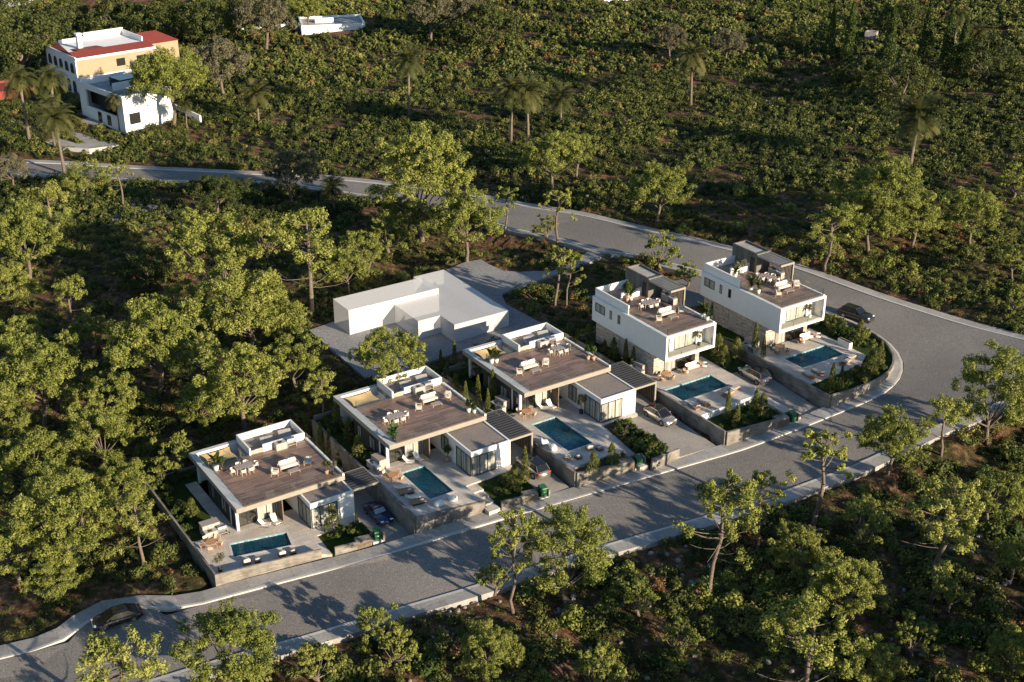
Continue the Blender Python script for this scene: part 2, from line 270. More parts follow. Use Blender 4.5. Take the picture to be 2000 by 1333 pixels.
def dup(root, loc, rz, label, group=None, scale=None):
    r = root.copy(); C.objects.link(r); r.location = loc; r.rotation_euler = (0, 0, rz); r['label'] = label
    if group: r['group'] = group
    if scale is not None: r.scale = (scale,) * 3 if not hasattr(scale, '__len__') else scale
    for ch in list(root.children):
        c = ch.copy(); C.objects.link(c); c.parent = r
        for g in ch.children: d = g.copy(); C.objects.link(d); d.parent = c
    return r
CACHE = {}
def place(kind, builder, cat, label, loc, rz, group=None, scale=1.):
    if kind not in CACHE:
        r = thing(cat_name.get(kind, kind), label, cat, loc, rz, group, scale); builder(r); CACHE[kind] = r; return r
    return dup(CACHE[kind], loc, rz, label, group, scale)
cat_name = {}
def fill(name, outer, mat, zf, holes=(), grid=None, skirt=0., parent=None, kind='structure'):
    """triangulated sheet inside outer (xy points) with holes, height zf(x,y), optional vertical skirt"""
    P = [Vector((float(p[0]), float(p[1]))) for p in outer]; E = [(i, (i + 1) % len(P)) for i in range(len(P))]
    for h in holes:
        b0 = len(P); P += [Vector((float(p[0]), float(p[1]))) for p in h]; E += [(b0 + i, b0 + (i + 1) % len(h)) for i in range(len(h))]
    if grid:
        A = np.array([p[:2] for p in outer]); x0, y0 = A.min(0); x1, y1 = A.max(0)
        gx, gy = np.meshgrid(np.arange(x0, x1, grid), np.arange(y0, y1, grid)); q = np.stack([gx.ravel(), gy.ravel()], 1)
        q = q[inpoly(q, outer)]; P += [Vector((float(a), float(b_))) for a, b_ in q]
    V, _, F, _, _, _ = delaunay_2d_cdt(P, E, [], 0, 1e-5)
    cen = np.array([[sum(V[i][k] for i in f) / len(f) for k in (0, 1)] for f in F]); ok = inpoly(cen, outer)
    for h in holes: ok &= ~inpoly(cen, h)
    z = zf(np.array([[a[0], a[1]] for a in V])); vs = [(a[0], a[1], float(z[i])) for i, a in enumerate(V)]; fs = [tuple(f) for f, k in zip(F, ok) if k]
    fx = []
    for f in fs:
        a, b_, c_ = (vs[i] for i in f[:3]); s_ = (b_[0] - a[0]) * (c_[1] - a[1]) - (b_[1] - a[1]) * (c_[0] - a[0]); fx.append(f if s_ > 0 else f[::-1])
    mb = MB(); mb.v = vs; mb.f = fx
    if skirt:
        zz = zf(np.array([[p[0], p[1]] for p in outer], float)); n = len(mb.v); k = len(outer)
        mb.v += [(p[0], p[1], float(zz[i])) for i, p in enumerate(outer)] + [(p[0], p[1], float(zz[i]) - skirt) for i, p in enumerate(outer)]
        mb.f += [(n + i, n + (i + 1) % k, n + k + (i + 1) % k, n + k + i) for i in range(k)]
    o = mb.build(name, mat, parent)
    if kind and not parent: o['kind'] = kind
    return o
def flat(z): return lambda q: np.full(len(q), z)
def plane3(a, b, c):
    A = np.array([[*a[:2], 1], [*b[:2], 1], [*c[:2], 1]], float); s_ = np.linalg.solve(A, [a[2], b[2], c[2]]); return lambda q: q[:, 0] * s_[0] + q[:, 1] * s_[1] + s_[2]
def lot_obj(o, i): o.location = HO[i]; o.rotation_euler = (0, 0, YAW); return o
# ================================================================ setting: road, pavements, lots, terrain
def resample(P, step):
    out = [np.array(P[0][:2])]
    for a, b in zip(P[:-1], P[1:]):
        a = np.array(a[:2]); b = np.array(b[:2]); n = max(1, int(np.hypot(*(b - a)) / step))
        out += [a + (b - a) * (k + 1) / n for k in range(n)]
    return out
def smooth_line(P, it=2):
    for _ in range(it): P = [P[0]] + [(P[k - 1] + 2 * P[k] + P[k + 1]) / 4 for k in range(1, len(P) - 1)] + [P[-1]]
    return P
def pxline(pts): return [atg(*p)[:2] for p in pts]
near_px = [(-160, 1326), (0, 1289), (133, 1255), (168, 1219), (190, 1198), (272, 1180), (325, 1202), (400, 1180), (626, 1120), (830, 1063), (1030, 1002), (1330, 915), (1453, 880), (1600, 825), (1653, 800), (1718, 783), (1753, 756), (1772, 729), (1776, 710), (1770, 691), (1752, 673), (1726, 655), (1696, 640), (1640, 617), (1560, 588), (1480, 562), (1390, 535), (1300, 512), (1257, 500.5), (1168, 489), (1108, 469), (989, 444), (973, 437), (860, 408), (763, 388.6), (700, 379.8), (623, 366.5), (507, 355), (308, 352.5), (122, 343.7), (49, 337.8), (-80, 332)]
far_px = [(-80, 312), (45, 318), (140, 322), (238, 329), (385, 336), (504, 342), (612, 347), (700, 356), (742, 360), (850, 374), (960, 391), (1019, 403.8), (1126, 420), (1269, 454.3), (1340, 469.7), (1429, 491.3), (1550, 523.7), (1700, 578.5), (1851, 627), (2000, 665.5), (2200, 725)]
right_px = [(2200, 725), (2200, 730), (2090, 745), (1944, 788), (1901, 808), (1728, 882), (1517, 966), (1354, 1016.5), (1186, 1064), (938, 1142), (700, 1211), (539, 1259), (300, 1328), (0, 1420), (-160, 1466)]
nearL = pxline(near_px); farL = pxline(far_px); rightL = pxline(right_px)
mid_ = smooth_line(resample(nearL[12:28], 2.0), 5); nearL = nearL[:12] + mid_ + nearL[28:]; KN = 12 + len(mid_)
road_poly = [np.array(p) for p in nearL] + [np.array(p) for p in farL] + [np.array(p) for p in rightL[1:]]
road = fill('road', road_poly, 'asphalt', lambda q: ground(q), grid=3.0)
masks = [(np.array(road_poly), .4)]
def pavement(line, side, wdt, name='pavement', kw=.32):
    L = smooth_line(resample(line, 2.5), 1); n = len(L); nor = []
    for k in range(n):
        d = L[min(k + 1, n - 1)] - L[max(k - 1, 0)]; d = d / np.hypot(*d); nor.append(np.array([-d[1], d[0]]) * side)
    G = ground(np.array(L)); P0 = [np.array(p) for p in L]
    def strip(nm, o0, o1, z0, z1, mat, skirt):
        a = [P0[k] + nor[k] * o0 for k in range(n)]; b = [P0[k] + nor[k] * o1 for k in range(n)]; mb = MB()
        for k in range(n):
            mb.v += [(a[k][0], a[k][1], G[k] - .35), (a[k][0], a[k][1], G[k] + z0), (b[k][0], b[k][1], G[k] + z1), (b[k][0], b[k][1], G[k] - skirt)]
        for k in range(n - 1):
            for j in range(3): q = (4 * k + j, 4 * k + j + 1, 4 * k + 5 + j, 4 * k + 4 + j); mb.f.append(q if side < 0 else q[::-1])
        o = mb.build(nm, mat); o['kind'] = 'structure'; return a, b
    strip('kerb', 0, kw, .13, .13, 'kerbstone', .3); a, b = strip(name, kw + .005, wdt, .124, .12, 'sidewalk', .9)
    masks.append((np.array([p for p in P0] + [P0[k] + nor[k] * (wdt - .1) for k in range(n)][::-1]), .4)); return b
pavement(nearL[:KN], 1, 2.2)
pavement(nearL[KN:], 1, 1.6)
pavement(farL, 1, 1.8)
pavement(rightL[2:], 1, 1.9)

# ---- lots (local frame of each bungalow / villa; terrace level is z = 0)
def toW(i, P): return [np.array(W(i, *p)) for p in P]
lots = {1: [(-5, -5.7), (6.4, -7.5), (7.4, -8.2), (13.1, -9.0), (16.9, -9.5), (16.9, 17), (-4.8, 17)],
        2: [(-2, -9.2), (6.4, -10.7), (7.4, -11.6), (13.1, -12.4), (16.8, -12.7), (16.8, 17), (-2, 17)],
        3: [(-1.8, -13.2), (5.9, -14.8), (11.7, -15.8), (16.9, -16.2), (16.9, 17), (-1.8, 17)],
        4: [(-1.5, -13.4), (6, -14.5), (9.2, -14.8), (13.6, -15.0), (13.6, 17.5), (-1.5, 17.5)],
        5: [(-2.6, -12.), (4.5, -12.3), (8.7, -11.5), (12.4, -9.0), (14.6, -6.6), (15.9, -3.5), (16.1, 1), (14.9, 6), (12.5, 17.5), (-2.6, 17.5)]}
lot_w = {i: np.array(toW(i, P))[:, :2] for i, P in lots.items()}
def lsheet(i, name, outer, mat, zf, holes=(), skirt=2.5, kind='structure'):
    o = fill(name, outer, mat, zf, holes, skirt=skirt, kind=kind); return lot_obj(o, i)
pools = {1: [(-1.75, -2.66), (4.44, -4.02), (4.98, -1.43), (-1.11, -.12)], 2: [(1.29, -6.93), (4.34, -6.93), (4.34, -.2), (1.29, -.2)],
         3: [(.40, -8.8), (3.98, -8.8), (3.98, -1.05), (.40, -1.05)], 4: [(-.63, -4.5), (6.97, -4.5), (6.97, -.95), (-.63, -.95)], 5: [(.5, -4.3), (8.09, -4.3), (8.09, -.9), (.5, -.9)]}
# lot 1
lsheet(1, 'terrace', [(-4.9, -5.6), (6.35, -7.4), (7.4, -8.1), (7.58, -3.9), (13.0, -3.9), (13.0, 2.6), (-.3, 2.6), (-.3, 1.9), (-4.8, 2.6)], 'paving', flat(0), [pools[1]])
lsheet(1, 'lawn', [(-4.8, 2.62), (-.3, 1.92), (-.3, 2.6), (.5, 2.6), (.5, 17), (-4.8, 17)], 'lawn', flat(-.04))
lsheet(1, 'lawn', [(.5, 14.7), (16.9, 14.7), (16.9, 17), (.5, 17)], 'lawn', flat(-.08))
lsheet(1, 'lawn', [(13.1, 2.2), (16.9, 2.2), (16.9, 14.7), (13.1, 14.7)], 'lawn', flat(-.1))
lsheet(1, 'lawn', [(7.6, -8.1), (12.95, -8.8), (12.95, -3.92), (7.6, -3.92)], 'lawn', flat(-.12))
lsheet(1, 'driveway', [(13.02, -9.2), (16.8, -9.6), (16.8, 2.2), (13.02, 2.2)], 'cobble', plane3((13, -9.2, -.1), (16.8, -9.2, -.1), (13, 2.2, -.06)))
lsheet(1, 'paving_strip', [(-.9, 2.62), (.5, 2.62), (.5, 14.5), (-.9, 14.5)], 'paving', flat(-.02))
# lot 2
lsheet(2, 'terrace', [(-1.85, -9.1), (6.1, -10.3), (6.1, -6.7), (13.0, -6.7), (13.0, 2.6), (-1.85, 2.6)], 'paving', flat(0), [pools[2]])
lsheet(2, 'garden_soil', [(-1.85, 2.62), (.5, 2.62), (.5, 17), (-1.85, 17)], 'lawn', flat(-.1))
lsheet(2, 'lawn', [(.5, 14.7), (16.7, 14.7), (16.7, 17), (.5, 17)], 'lawn', flat(-.1)); lsheet(2, 'lawn', [(13.1, 2.2), (16.7, 2.2), (16.7, 14.7), (13.1, 14.7)], 'lawn', flat(-.1))
lsheet(2, 'lawn', [(7.65, -11.5), (13.0, -12.2), (13.0, -6.72), (7.65, -6.72)], 'lawn', plane3((7.5, -11.5, -.85), (13, -11.5, -.75), (7.5, -6.7, -.2)))
for k, (y0, y1) in enumerate(((-6.72, -8.2), (-8.2, -9.3), (-9.3, -10.4), (-10.4, -11.7))):
    lsheet(2, 'step', [(6.12, y1), (7.6, y1), (7.6, y0), (6.12, y0)], 'paving', flat(-.2 - .22 * k), skirt=1.5)
lsheet(2, 'driveway', [(13.02, -12.6), (16.7, -13.0), (16.7, 2.2), (13.02, 2.2)], 'cobble', plane3((13, -12.6, -1.0), (16.7, -12.8, -.92), (13, 2.2, -.1)))
# lot 3
lsheet(3, 'terrace', [(-1.65, -12.2), (6.0, -12.2), (6.0, -7), (7.4, -7), (7.4, -6.), (13.0, -6.), (13.0, 2.6), (-1.65, 2.6)], 'paving', flat(0), [pools[3]])
lsheet(3, 'garden_soil', [(-1.65, 2.62), (.5, 2.62), (.5, 17), (-1.65, 17)], 'lawn', flat(-.1))
lsheet(3, 'lawn', [(.5, 14.7), (16.8, 14.7), (16.8, 17), (.5, 17)], 'lawn', flat(-.1)); lsheet(3, 'lawn', [(13.1, 2.2), (16.8, 2.2), (16.8, 14.7), (13.1, 14.7)], 'lawn', flat(-.1))
lsheet(3, 'path', [(6.0, -15.4), (7.1, -15.6), (7.4, -7.02), (6.0, -7.02)], 'paving', plane3((6, -15.4, -.75), (7, -15.4, -.72), (6, -7, -.01)))
lsheet(3, 'garden_soil', [(-1.5, -13.2), (5.9, -14.5), (5.9, -12.3), (-1.5, -12.3)], 'soil_bed', flat(-.25))
lsheet(3, 'garden_soil', [(7.15, -15.8), (10.5, -15.3), (10.9, -6.4), (7.42, -6.9)], 'soil_bed', plane3((7, -15.8, -.6), (10.5, -15.3, -.5), (7.4, -7, .04)))
lsheet(3, 'driveway', [(10.52, -15.9), (16.75, -16.5), (16.75, 2.2), (13.02, 2.2), (13.02, -6.02), (10.92, -6.02)], 'cobble', plane3((10.5, -15.9, -.85), (16.7, -16.2, -.72), (13, 2.2, -.06)))
# lot 4
lsheet(4, 'terrace', [(-1.35, -8.6), (7.5, -8.3), (9.6, -6.6), (9.65, 4.0), (8.3, 4.0), (8.3, 2.9), (.5, 2.9), (.5, 4.0), (-1.35, 4.0)], 'paving', flat(0), [pools[4]])
lsheet(4, 'garden_soil', [(-1.35, -13.3), (8.4, -14.3), (8.4, -8.), (7.5, -8.35), (-1.35, -8.65)], 'lawn', flat(-.85))
lsheet(4, 'ramp', [(8.45, -14.6), (9.62, -14.8), (9.62, -6.7), (8.45, -7.4)], 'paving', plane3((8.4, -14.6, -.62), (9.6, -14.6, -.62), (8.4, -7, -.3)))
lsheet(4, 'driveway', [(9.68, -15.2), (13.5, -15.6), (13.5, -1.9), (9.68, -1.9)], 'cobble', plane3((9.7, -15.2, -1.1), (13.5, -15.4, -1.0), (9.7, -1.9, -.2)))
lsheet(4, 'lawn', [(9.68, -1.88), (13.5, -1.88), (13.5, 17), (8.4, 17), (8.4, 4.02), (9.68, 4.02)], 'lawn', flat(-.15)); lsheet(4, 'lawn', [(-1.35, 4.02), (.5, 4.02), (.5, 17), (-1.35, 17)], 'lawn', flat(-.12))
# lot 5
lsheet(5, 'terrace', [(-2.4, -8.1), (7.4, -7.85), (10.3, -6.1), (10.2, 4.1), (8.3, 4.1), (8.3, 2.9), (.5, 2.9), (.5, 4.1), (-2.4, 4.1)], 'paving', flat(0), [pools[5]])
lsheet(5, 'garden_soil', [(-2.4, -11.8), (4.5, -12.1), (8.6, -11.3), (12.2, -8.8), (14.4, -6.4), (15.7, -3.4), (15.9, 1), (14.7, 6), (12.3, 17), (8.4, 17), (8.4, 4.12), (10.22, 4.12), (10.32, -6.12), (7.42, -7.88), (-2.4, -8.12)], 'lawn', flat(-.12))
lsheet(5, 'lawn', [(-2.4, 4.12), (.5, 4.12), (.5, 17), (-2.4, 17)], 'lawn', flat(-.12))
# gravel yard of the massing block and its drive to the back road
kx = lambda x, y: (580 + x / 3.2258, 480 + y / 3.2258)
pad_px = [(75, 535), (235, 480), (950, 150), (1060, 105), (1160, 88), (1210, 120), (1300, 160), (1400, 168), (1500, 162), (1600, 165), (1690, 130), (1800, 62), (1850, 30), (1960, 48), (1900, 85), (1800, 128), (1700, 168), (1560, 205), (1400, 270), (1300, 302), (1292, 320), (1320, 372), (1400, 415), (1540, 490), (1450, 560), (1290, 580), (960, 690), (600, 820), (430, 835)]
pad = [atg(*kx(*p))[:2] for p in pad_px]
pad_o = fill('gravel_yard', pad, 'gravel_pad', lambda q: ground(q) + .06, grid=2.5, skirt=.5); masks.append((np.array(pad), .3))
# service drive behind the two-storey villas (dark car stands on it)
sd_w = [W(4, 8.6, 17.6), W(4, 13.6, 17.6), W(5, 12, 17.7), W(5, 11, 27), W(4, 9, 29)]
sdr = fill('service_drive', [p[:2] for p in sd_w], 'asphalt', lambda q: ground(q) + .05, grid=3., skirt=.5); masks.append((np.array([p[:2] for p in sd_w]), .3))
# villa drive at the far left
vd = [atg(*p)[:2] for p in ((20, 236), (44, 252), (70, 270), (112, 288), (175, 292), (232, 285), (232, 279), (196, 277), (160, 262), (132, 258), (150, 270), (165, 280), (150, 281), (110, 270), (75, 254), (45, 240), (26, 231))]
fill('villa_drive', vd, 'sidewalk', lambda q: ground(q) + .08, grid=3., skirt=.8)
vt = [atg(*p)[:2] for p in ((0, 200), (0, 168), (38, 160), (70, 168), (72, 196), (40, 206))]
fill('red_terrace', vt, 'red_paving', lambda q: ground(q) + .1, grid=5., skirt=1.)
vt2 = [atg(*p)[:2] for p in ((150, 238), (140, 222), (178, 213), (205, 240), (190, 246))]
fill('villa_court', vt2, 'cobble', lambda q: ground(q) + .1, grid=5., skirt=1.)

# ---- terrain
xs = np.concatenate([[-3200, -1500, -800, -450, -330], np.arange(-260, -120, 5), np.arange(-120, 120, 1.5), np.arange(120, 261, 5), [330, 450, 800, 1500, 3200]])
ys = np.concatenate([[-1500, -600, -200, -60, 0, 30, 50, 60], np.arange(66, 290, 1.5), np.arange(290, 470, 4), [480, 520, 600, 800, 1300, 2200, 3600]])
gx, gy = np.meshgrid(xs, ys); q = np.stack([gx.ravel(), gy.ravel()], 1); Z = ground(q)
def bumpy(q):  # knolls and hollows of the maquis
    a = np.sin(q[:, 0] * .21 + 1.3 * np.sin(q[:, 1] * .11)) * np.sin(q[:, 1] * .17 + np.sin(q[:, 0] * .09)); b = np.sin(q[:, 0] * .053 + 2) * np.cos(q[:, 1] * .047)
    return a * .35 + b * .9
def near_built(q, d):
    m = np.zeros(len(q), bool)
    for P, _ in masks:
        for dx, dy in ((0, 0), (d, 0), (-d, 0), (0, d), (0, -d)): m |= inpoly(q + np.array([dx, dy]), P)
    for P in lot_w.values():
        for dx, dy in ((0, 0), (d, 0), (-d, 0), (0, d), (0, -d)): m |= inpoly(q + np.array([dx, dy]), P)
    return m
bz = bumpy(q); bz[near_built(q, 3.5)] = 0; Z = Z + bz * np.clip((q[:, 1] - 40) / 40, 0, 1)
inl = np.zeros(len(q), bool); ins = np.ones(len(q), bool)
for dx, dy in ((1.6, 0), (-1.6, 0), (0, 1.6), (0, -1.6), (0, 0)):
    m = np.zeros(len(q), bool)
    for P in lot_w.values(): m |= inpoly(q + np.array([dx, dy]), P)
    ins &= m
for i, P in lot_w.items():
    m = inpoly(q, P); ly = (q - np.array(HO[i][:2])) @ UY[:2]; Z[m] = np.minimum(Z[m], HO[i][2] - np.where(ly[m] < 3, 2.3, .35))
Z[ins] -= 3.0
for P, d in masks:
    m = np.zeros(len(q), bool)
    for dx, dy in ((0, 0), (.8, 0), (-.8, 0), (0, .8), (0, -.8)): m |= inpoly(q + np.array([dx, dy]), P)
    Z[m] -= d
nx, ny = len(xs), len(ys); mb = MB(); mb.v = [(float(a), float(b), float(c)) for (a, b), c in zip(q, Z)]
mb.f = [(j * nx + i, j * nx + i + 1, (j + 1) * nx + i + 1, (j + 1) * nx + i) for j in range(ny - 1) for i in range(nx - 1)]
o = mb.build('ground', 'earth', smooth=True); o['kind'] = 'structure'
def gzb(x, y): return gz(x, y) + float(bumpy(np.array([[x, y]]))[0]) * (0 if near_built(np.array([[x, y]]), 3.5)[0] else 1)

# ---- retaining and garden walls (each its own thing), local coordinates
def wall(i, pts, tops, th, label, bot=-3., mat='board_concrete', group='board-marked concrete garden walls'):
    mb = MB()
    for (p, q_), (t0, t1) in zip(zip(pts[:-1], pts[1:]), zip(tops[:-1], tops[1:])): mb.seg(p, q_, th, bot, t0, bot, t1)
    o = mb.build('garden_wall', mat); lot_obj(o, i); tag(o, label, 'wall', group); return o
wall(1, [(-4.97, -5.68), (6.4, -7.5)], [.75, .75], .22, 'board-marked concrete wall in front of the small pool of the leftmost bungalow')
wall(1, [(-4.97, -5.78), (-4.9, 17.1)], [.74, .74], .22, 'long grey concrete wall along the far left side of the leftmost plot')
wall(1, [(-4.8, 17.0), (16.6, 17.0)], [.6, .6], .2, 'dark concrete wall behind the garden of the leftmost bungalow')
wall(2, [(-1.9, -9.3), (6.2, -10.6)], [.02, .02], .3, 'concrete retaining wall under the terrace with the white bean bags')
wall(2, [(-1.9, -9.15), (-1.9, -1.), (-1.9, 17)], [.015, .03, .12], .3, 'concrete wall between the blue classic car driveway and the middle pool terrace')
wall(2, [(-1.7, 17.05), (16.7, 17.05)], [.6, .6], .2, 'dark concrete wall behind the garden of the middle bungalow')
wall(3, [(-1.65, -13.35), (5.1, -14.65)], [.02, .02], .28, 'concrete wall of the planter with two conifers on the street')
wall(3, [(-1.7, -13.2), (-1.7, -4.), (-1.7, 17)], [.015, .03, .12], .3, 'concrete wall between the bronze SUV driveway and the third pool terrace')
wall(3, [(-1.5, -12.25), (5.95, -12.25)], [.012, .012], .12, 'low grey wall closing the back of the roadside planter')
wall(3, [(7.15, -16.1), (11.4, -15.9)], [.35, .35], .28, 'short concrete wall at the foot of the dense flower bed')
wall(3, [(-1.5, 17.05), (16.7, 17.05)], [.6, .6], .2, 'dark concrete wall behind the third bungalow')
wall(4, [(-1.4, -13.55), (5.6, -14.4)], [.05, .05], .28, 'concrete wall below the sunken garden of the left two-storey villa')
wall(4, [(-1.45, -13.4), (-1.45, 0), (-1.45, 17)], [.045, .05, .15], .3, 'concrete wall beside the silver crossover driveway')
wall(4, [(-1.2, -8.62), (7.5, -8.33), (9.6, -6.65)], [.012, .012, .012], .14, 'white-grey edge wall under the sun loungers of the left two-storey villa', -1.6, 'plaster')
wall(5, [(-2.5, -12.05), (-2.5, -4), (-2.5, 6), (-2.5, 17)], [.28, .28, .28, .3], .3, 'long concrete wall beside the pale SUV driveway')
cv = [(-2.35, -12.05), (1, -12.35), (4.5, -12.3), (6.8, -11.95), (8.9, -11.35), (10.9, -10.2), (12.6, -8.8), (14.0, -7.1), (15.1, -5.2), (15.8, -3.), (16.05, -.6), (16.0, 1.6), (15.6, 4.), (14.8, 7.), (13.7, 11.), (12.4, 17)]
wall(5, cv, [.29, .3, .3, .3, .3, .3, .3, .3, .3, .3, .32, .35, .4, .4, .4, .4], .28, 'curved concrete wall round the corner garden by the road bend')
wall(4, [(8.45, 17.3), (-1.2, 17.3)], [.5, .5], .2, 'concrete wall behind the left two-storey villa')
wall(4, [(13.8, 21), (12, 25), (10.2, 28)], [1.6, 1.4, 1.2], .25, 'grey concrete wall beside the service drive between the two villas', -2.)

# ---- pools
for i, nm in ((1, 'small skewed blue swimming pool of the leftmost bungalow'), (2, 'rectangular blue pool of the middle bungalow, beside the bean bags'), (3, 'largest dark blue pool in front of the third bungalow'),
              (4, 'wide blue pool in front of the left two-storey villa'), (5, 'wide bright blue pool inside the curved wall of the corner villa')):
    P = pools[i]; r = thing('swimming_pool', nm, 'swimming pool', HO[i], YAW); c = np.mean(P, 0)
    mb = MB(); n = 4; mb.v = [(x, y, 0.) for x, y in P] + [(x, y, -1.45) for x, y in P]; mb.f = [(k, k + 4, (k + 1) % 4 + 4, (k + 1) % 4) for k in range(4)] + [(4, 7, 6, 5)][::1]
    mb.f[-1] = (4, 5, 6, 7); mb.build('basin', 'pool_tile', r)
    mb = MB(); mb.v = [(x, y, -.16) for x, y in P]; mb.f = [(0, 1, 2, 3)]; mb.build('water', 'pool_water', r)
    mb = MB()
    for k in range(4):
        a, b = np.array(P[k]), np.array(P[(k + 1) % 4]); d = (b - a) / np.hypot(*(b - a)); nrm = np.array([d[1], -d[0]]); mb.seg(a + nrm * .14 - d * .28, b + nrm * .14 + d * 0., .28, -.05, .02)
    mb.build('coping', 'kerbstone', r)

# ================================================================ buildings
def win(par, face, pos, a0, a1, z0, z1, n=2, fill_='curtain', name='window', off=.03, split=None, fw=.06):
    """framed opening on a wall: face 'f' (front, y=pos) or 'l' (left, x=pos); spans a0..a1"""
    def bx(mb, a, b, c, d, d0, d1):
        if face == 'f': mb.box(a, b, pos - d1, pos - d0, c, d)
        else: mb.box(pos - d1, pos - d0, a, b, c, d)
    mb = MB(); bx(mb, a0, a1, z0, z0 + fw, 0, off + .03); bx(mb, a0, a1, z1 - fw, z1, 0, off + .03)
    for k in range(n + 1): c = a0 + (a1 - a0) * k / n; c = min(max(c, a0 + fw / 2), a1 - fw / 2); bx(mb, c - fw / 2, c + fw / 2, z0 + fw, z1 - fw, 0, off + .03)
    f = mb.build(name, 'frame_black', par)
    mb = MB(); bx(mb, a0 + fw / 2, a1 - fw / 2, z0 + fw / 2, z1 - fw / 2, 0, off - .018); mb.build('curtain' if fill_ == 'curtain' else 'window_fill', fill_, f)  # inner_dark fill: sheet painted dark for the unlit room behind the glass
    mb = MB(); bx(mb, a0 + fw / 2, a1 - fw / 2, z0 + fw / 2, z1 - fw / 2, off - .01, off - .004); mb.build('pane', 'pane_glass', f); return f
def rail(par, pts, z, h=1.0, post=2.2, name='glass_rail', closed=False):
    g = MB()
    for a, b in zip(pts[:-1], pts[1:]):
        L = math.hypot(b[0] - a[0], b[1] - a[1]); n = max(1, round(L / post)); g.seg(a, b, .016, z + .02, z + h)
        for k in range(n + 1):
            x, y = a[0] + (b[0] - a[0]) * k / n, a[1] + (b[1] - a[1]) * k / n; MB().box(x - .02, x + .02, y - .02, y + .02, z, z + h * (.98 if k in (0, n) else .35)).build('rail_post', 'dark_metal', par)
    g.build(name, 'rail_glass', par)

def bungalow(i, f, label):
    r = thing('bungalow', label, 'house', HO[i], YAW, 'single-storey villas with roof decks'); T = 3.94; B = 3.37
    s = MB(); s.box(0, 13.2, 0, 10.3, B, T); s.box(0, 13.2, 14.1, 14.66, B, T); s.box(0, .75, 10.3, 14.1, B, T); s.box(5.8, 13.2, 10.3, 14.1, B, T); s.build('roof_slab', 'fascia', r)
    s = MB(); s.box(.02, .93, .02, 10.3, T, T + .012); s.box(.02, .75, 10.3, 14.1, T, T + .012); s.box(.02, 5.8, 14.1, 14.64, T, T + .012); s.build('roof_ledge', 'slab_edge', r)
    MB().box(.93, 12.92, .13, 10.1, T, T + .03).build('roof_deck', 'deck_wood', r)
    MB().box(12.93, 13.18, .02, 10.1, T, T + .26).build('upstand', 'plaster', r)
    s = MB(); s.box(5.83, 6.03, 10.1, 14.1, T, T + .95); s.box(6.03, 12.95, 13.9, 14.1, T, T + .95); s.box(12.75, 12.95, 10.1, 13.9, T, T + .95); s.box(7.55, 12.75, 10.1, 10.3, T, T + .95); s.build('parapet', 'plaster', r)
    MB().box(6.03, 7.55, 10.14, 10.3, T, T + .55).build('stair_upstand', 'stone_cladding', r); MB().box(6.03, 12.75, 10.3, 13.9, T, T + .1).build('plant_roof', 'roof_gravel', r)
    for x, y in ((7.9, 11.9), (10.4, 12.3)):
        s = MB(); s.add([(x, y - .6, T + .12), (x + 1.6, y - .75, T + .12), (x + 1.9, y + .6, T + .5), (x + .3, y + .75, T + .5), (x, y - .6, T + .06), (x + 1.6, y - .75, T + .06), (x + 1.9, y + .6, T + .1), (x + .3, y + .75, T + .1)], [(0, 1, 2, 3), (4, 7, 6, 5), (0, 4, 5, 1), (1, 5, 6, 2), (2, 6, 7, 3), (3, 7, 4, 0)]); s.build('roof_hatch', 'roof_screed', r)
    # body
    s = MB(); s.box(.55, .8, 3.7, 10.4, 0, B - .003); s.box(.8, 5.8, 10.15, 10.4, 0, B - .003); s.build('wall', 'dark_cladding', r)
    MB().box(.5, .8, 1.8, 2.1, 0, B - .003).build('column', 'plaster', r); MB().box(.5, .74, 3.42, 3.66, 0, B - .003).build('column', 'plaster', r); MB().box(.6, .9, 13.8, 14.08, 0, B - .003).build('column', 'plaster', r)
    s = MB(); s.box(.8, 5.6, 2.5, 2.7, 2.66, B - .003); s.box(5.6, 5.8, 2.5, 5, 0, B - .003); s.box(5.8, 7.65, 5.0, 5.2, 0, B - .003); s.box(5.8, 6.0, 10.4, 14.1, 0, B - .003); s.box(6.0, 13.0, 14.1, 14.3, 0, B - .003)
    s.box(12.8, 13.0, 5.2, 14.1, 0, B - .003); s.box(.9, 5.8, 14.1, 14.3, 0, B - .003); s.box(.76, 5.79, 14.06, 14.098, 2.9, T - .01); s.build('wall', 'plaster', r)
    MB().box(.8, 5.6, 2.75, 10.1, .01, .05).build('floor', 'interior_floor', r); MB().box(.82, 5.6, 6.2, 6.3, .05, 3.3).build('inner_wall', 'fabric', r)
    win(r, 'f', 2.5, .85, 3.2, .02, 2.66, 2, 'pane_glass'); win(r, 'f', 2.5, 3.22, 5.58, .02, 2.66, 2); win(r, 'l', .62, 2.12, 3.4, .02, 2.9, 1, 'inner_dark')
    for y0, y1 in ((4.75, 6.25), (8.35, 9.3)): win(r, 'l', .55, y0, y1, .65, 2.35, 2)
    for k in range(8): MB().box(5.62, 5.74, .78 + k * .21, .88 + k * .21, 0, B - .003).build('screen_slat', 'screen_wood', r)
    d = MB().box(5.95, 7.1, 4.94, 4.998, 0, 2.5).build('front_door', 'wood_door', r); MB().box(6.62, 6.85, 4.925, 4.938, .15, 2.35).build('door_glass', 'glass_dark', d); MB().tube([(6.1, 4.9, .8), (6.1, 4.9, 1.6)], .02).build('handle', 'steel', d)
    # annex
    A = 3.24; s = MB(); s.box(7.65, 7.85, f + .2, 4.99, 0, A); s.box(7.65, 13.05, f, f + .2, 0, A); s.box(12.85, 13.05, f + .2, 4.99, 0, A); s.build('annex_wall', 'plaster', r)
    MB().box(7.85, 12.85, f + .2, 4.9, 2.9, 3.12).build('annex_roof', 'roof_gravel', r)
    win(r, 'f', f, 7.68, 10.95, .04, 2.62, 3, off=.04, fw=.09); win(r, 'l', 7.65, f + .02, f + 3.3, .04, 2.62, 3, off=.04, fw=.09)
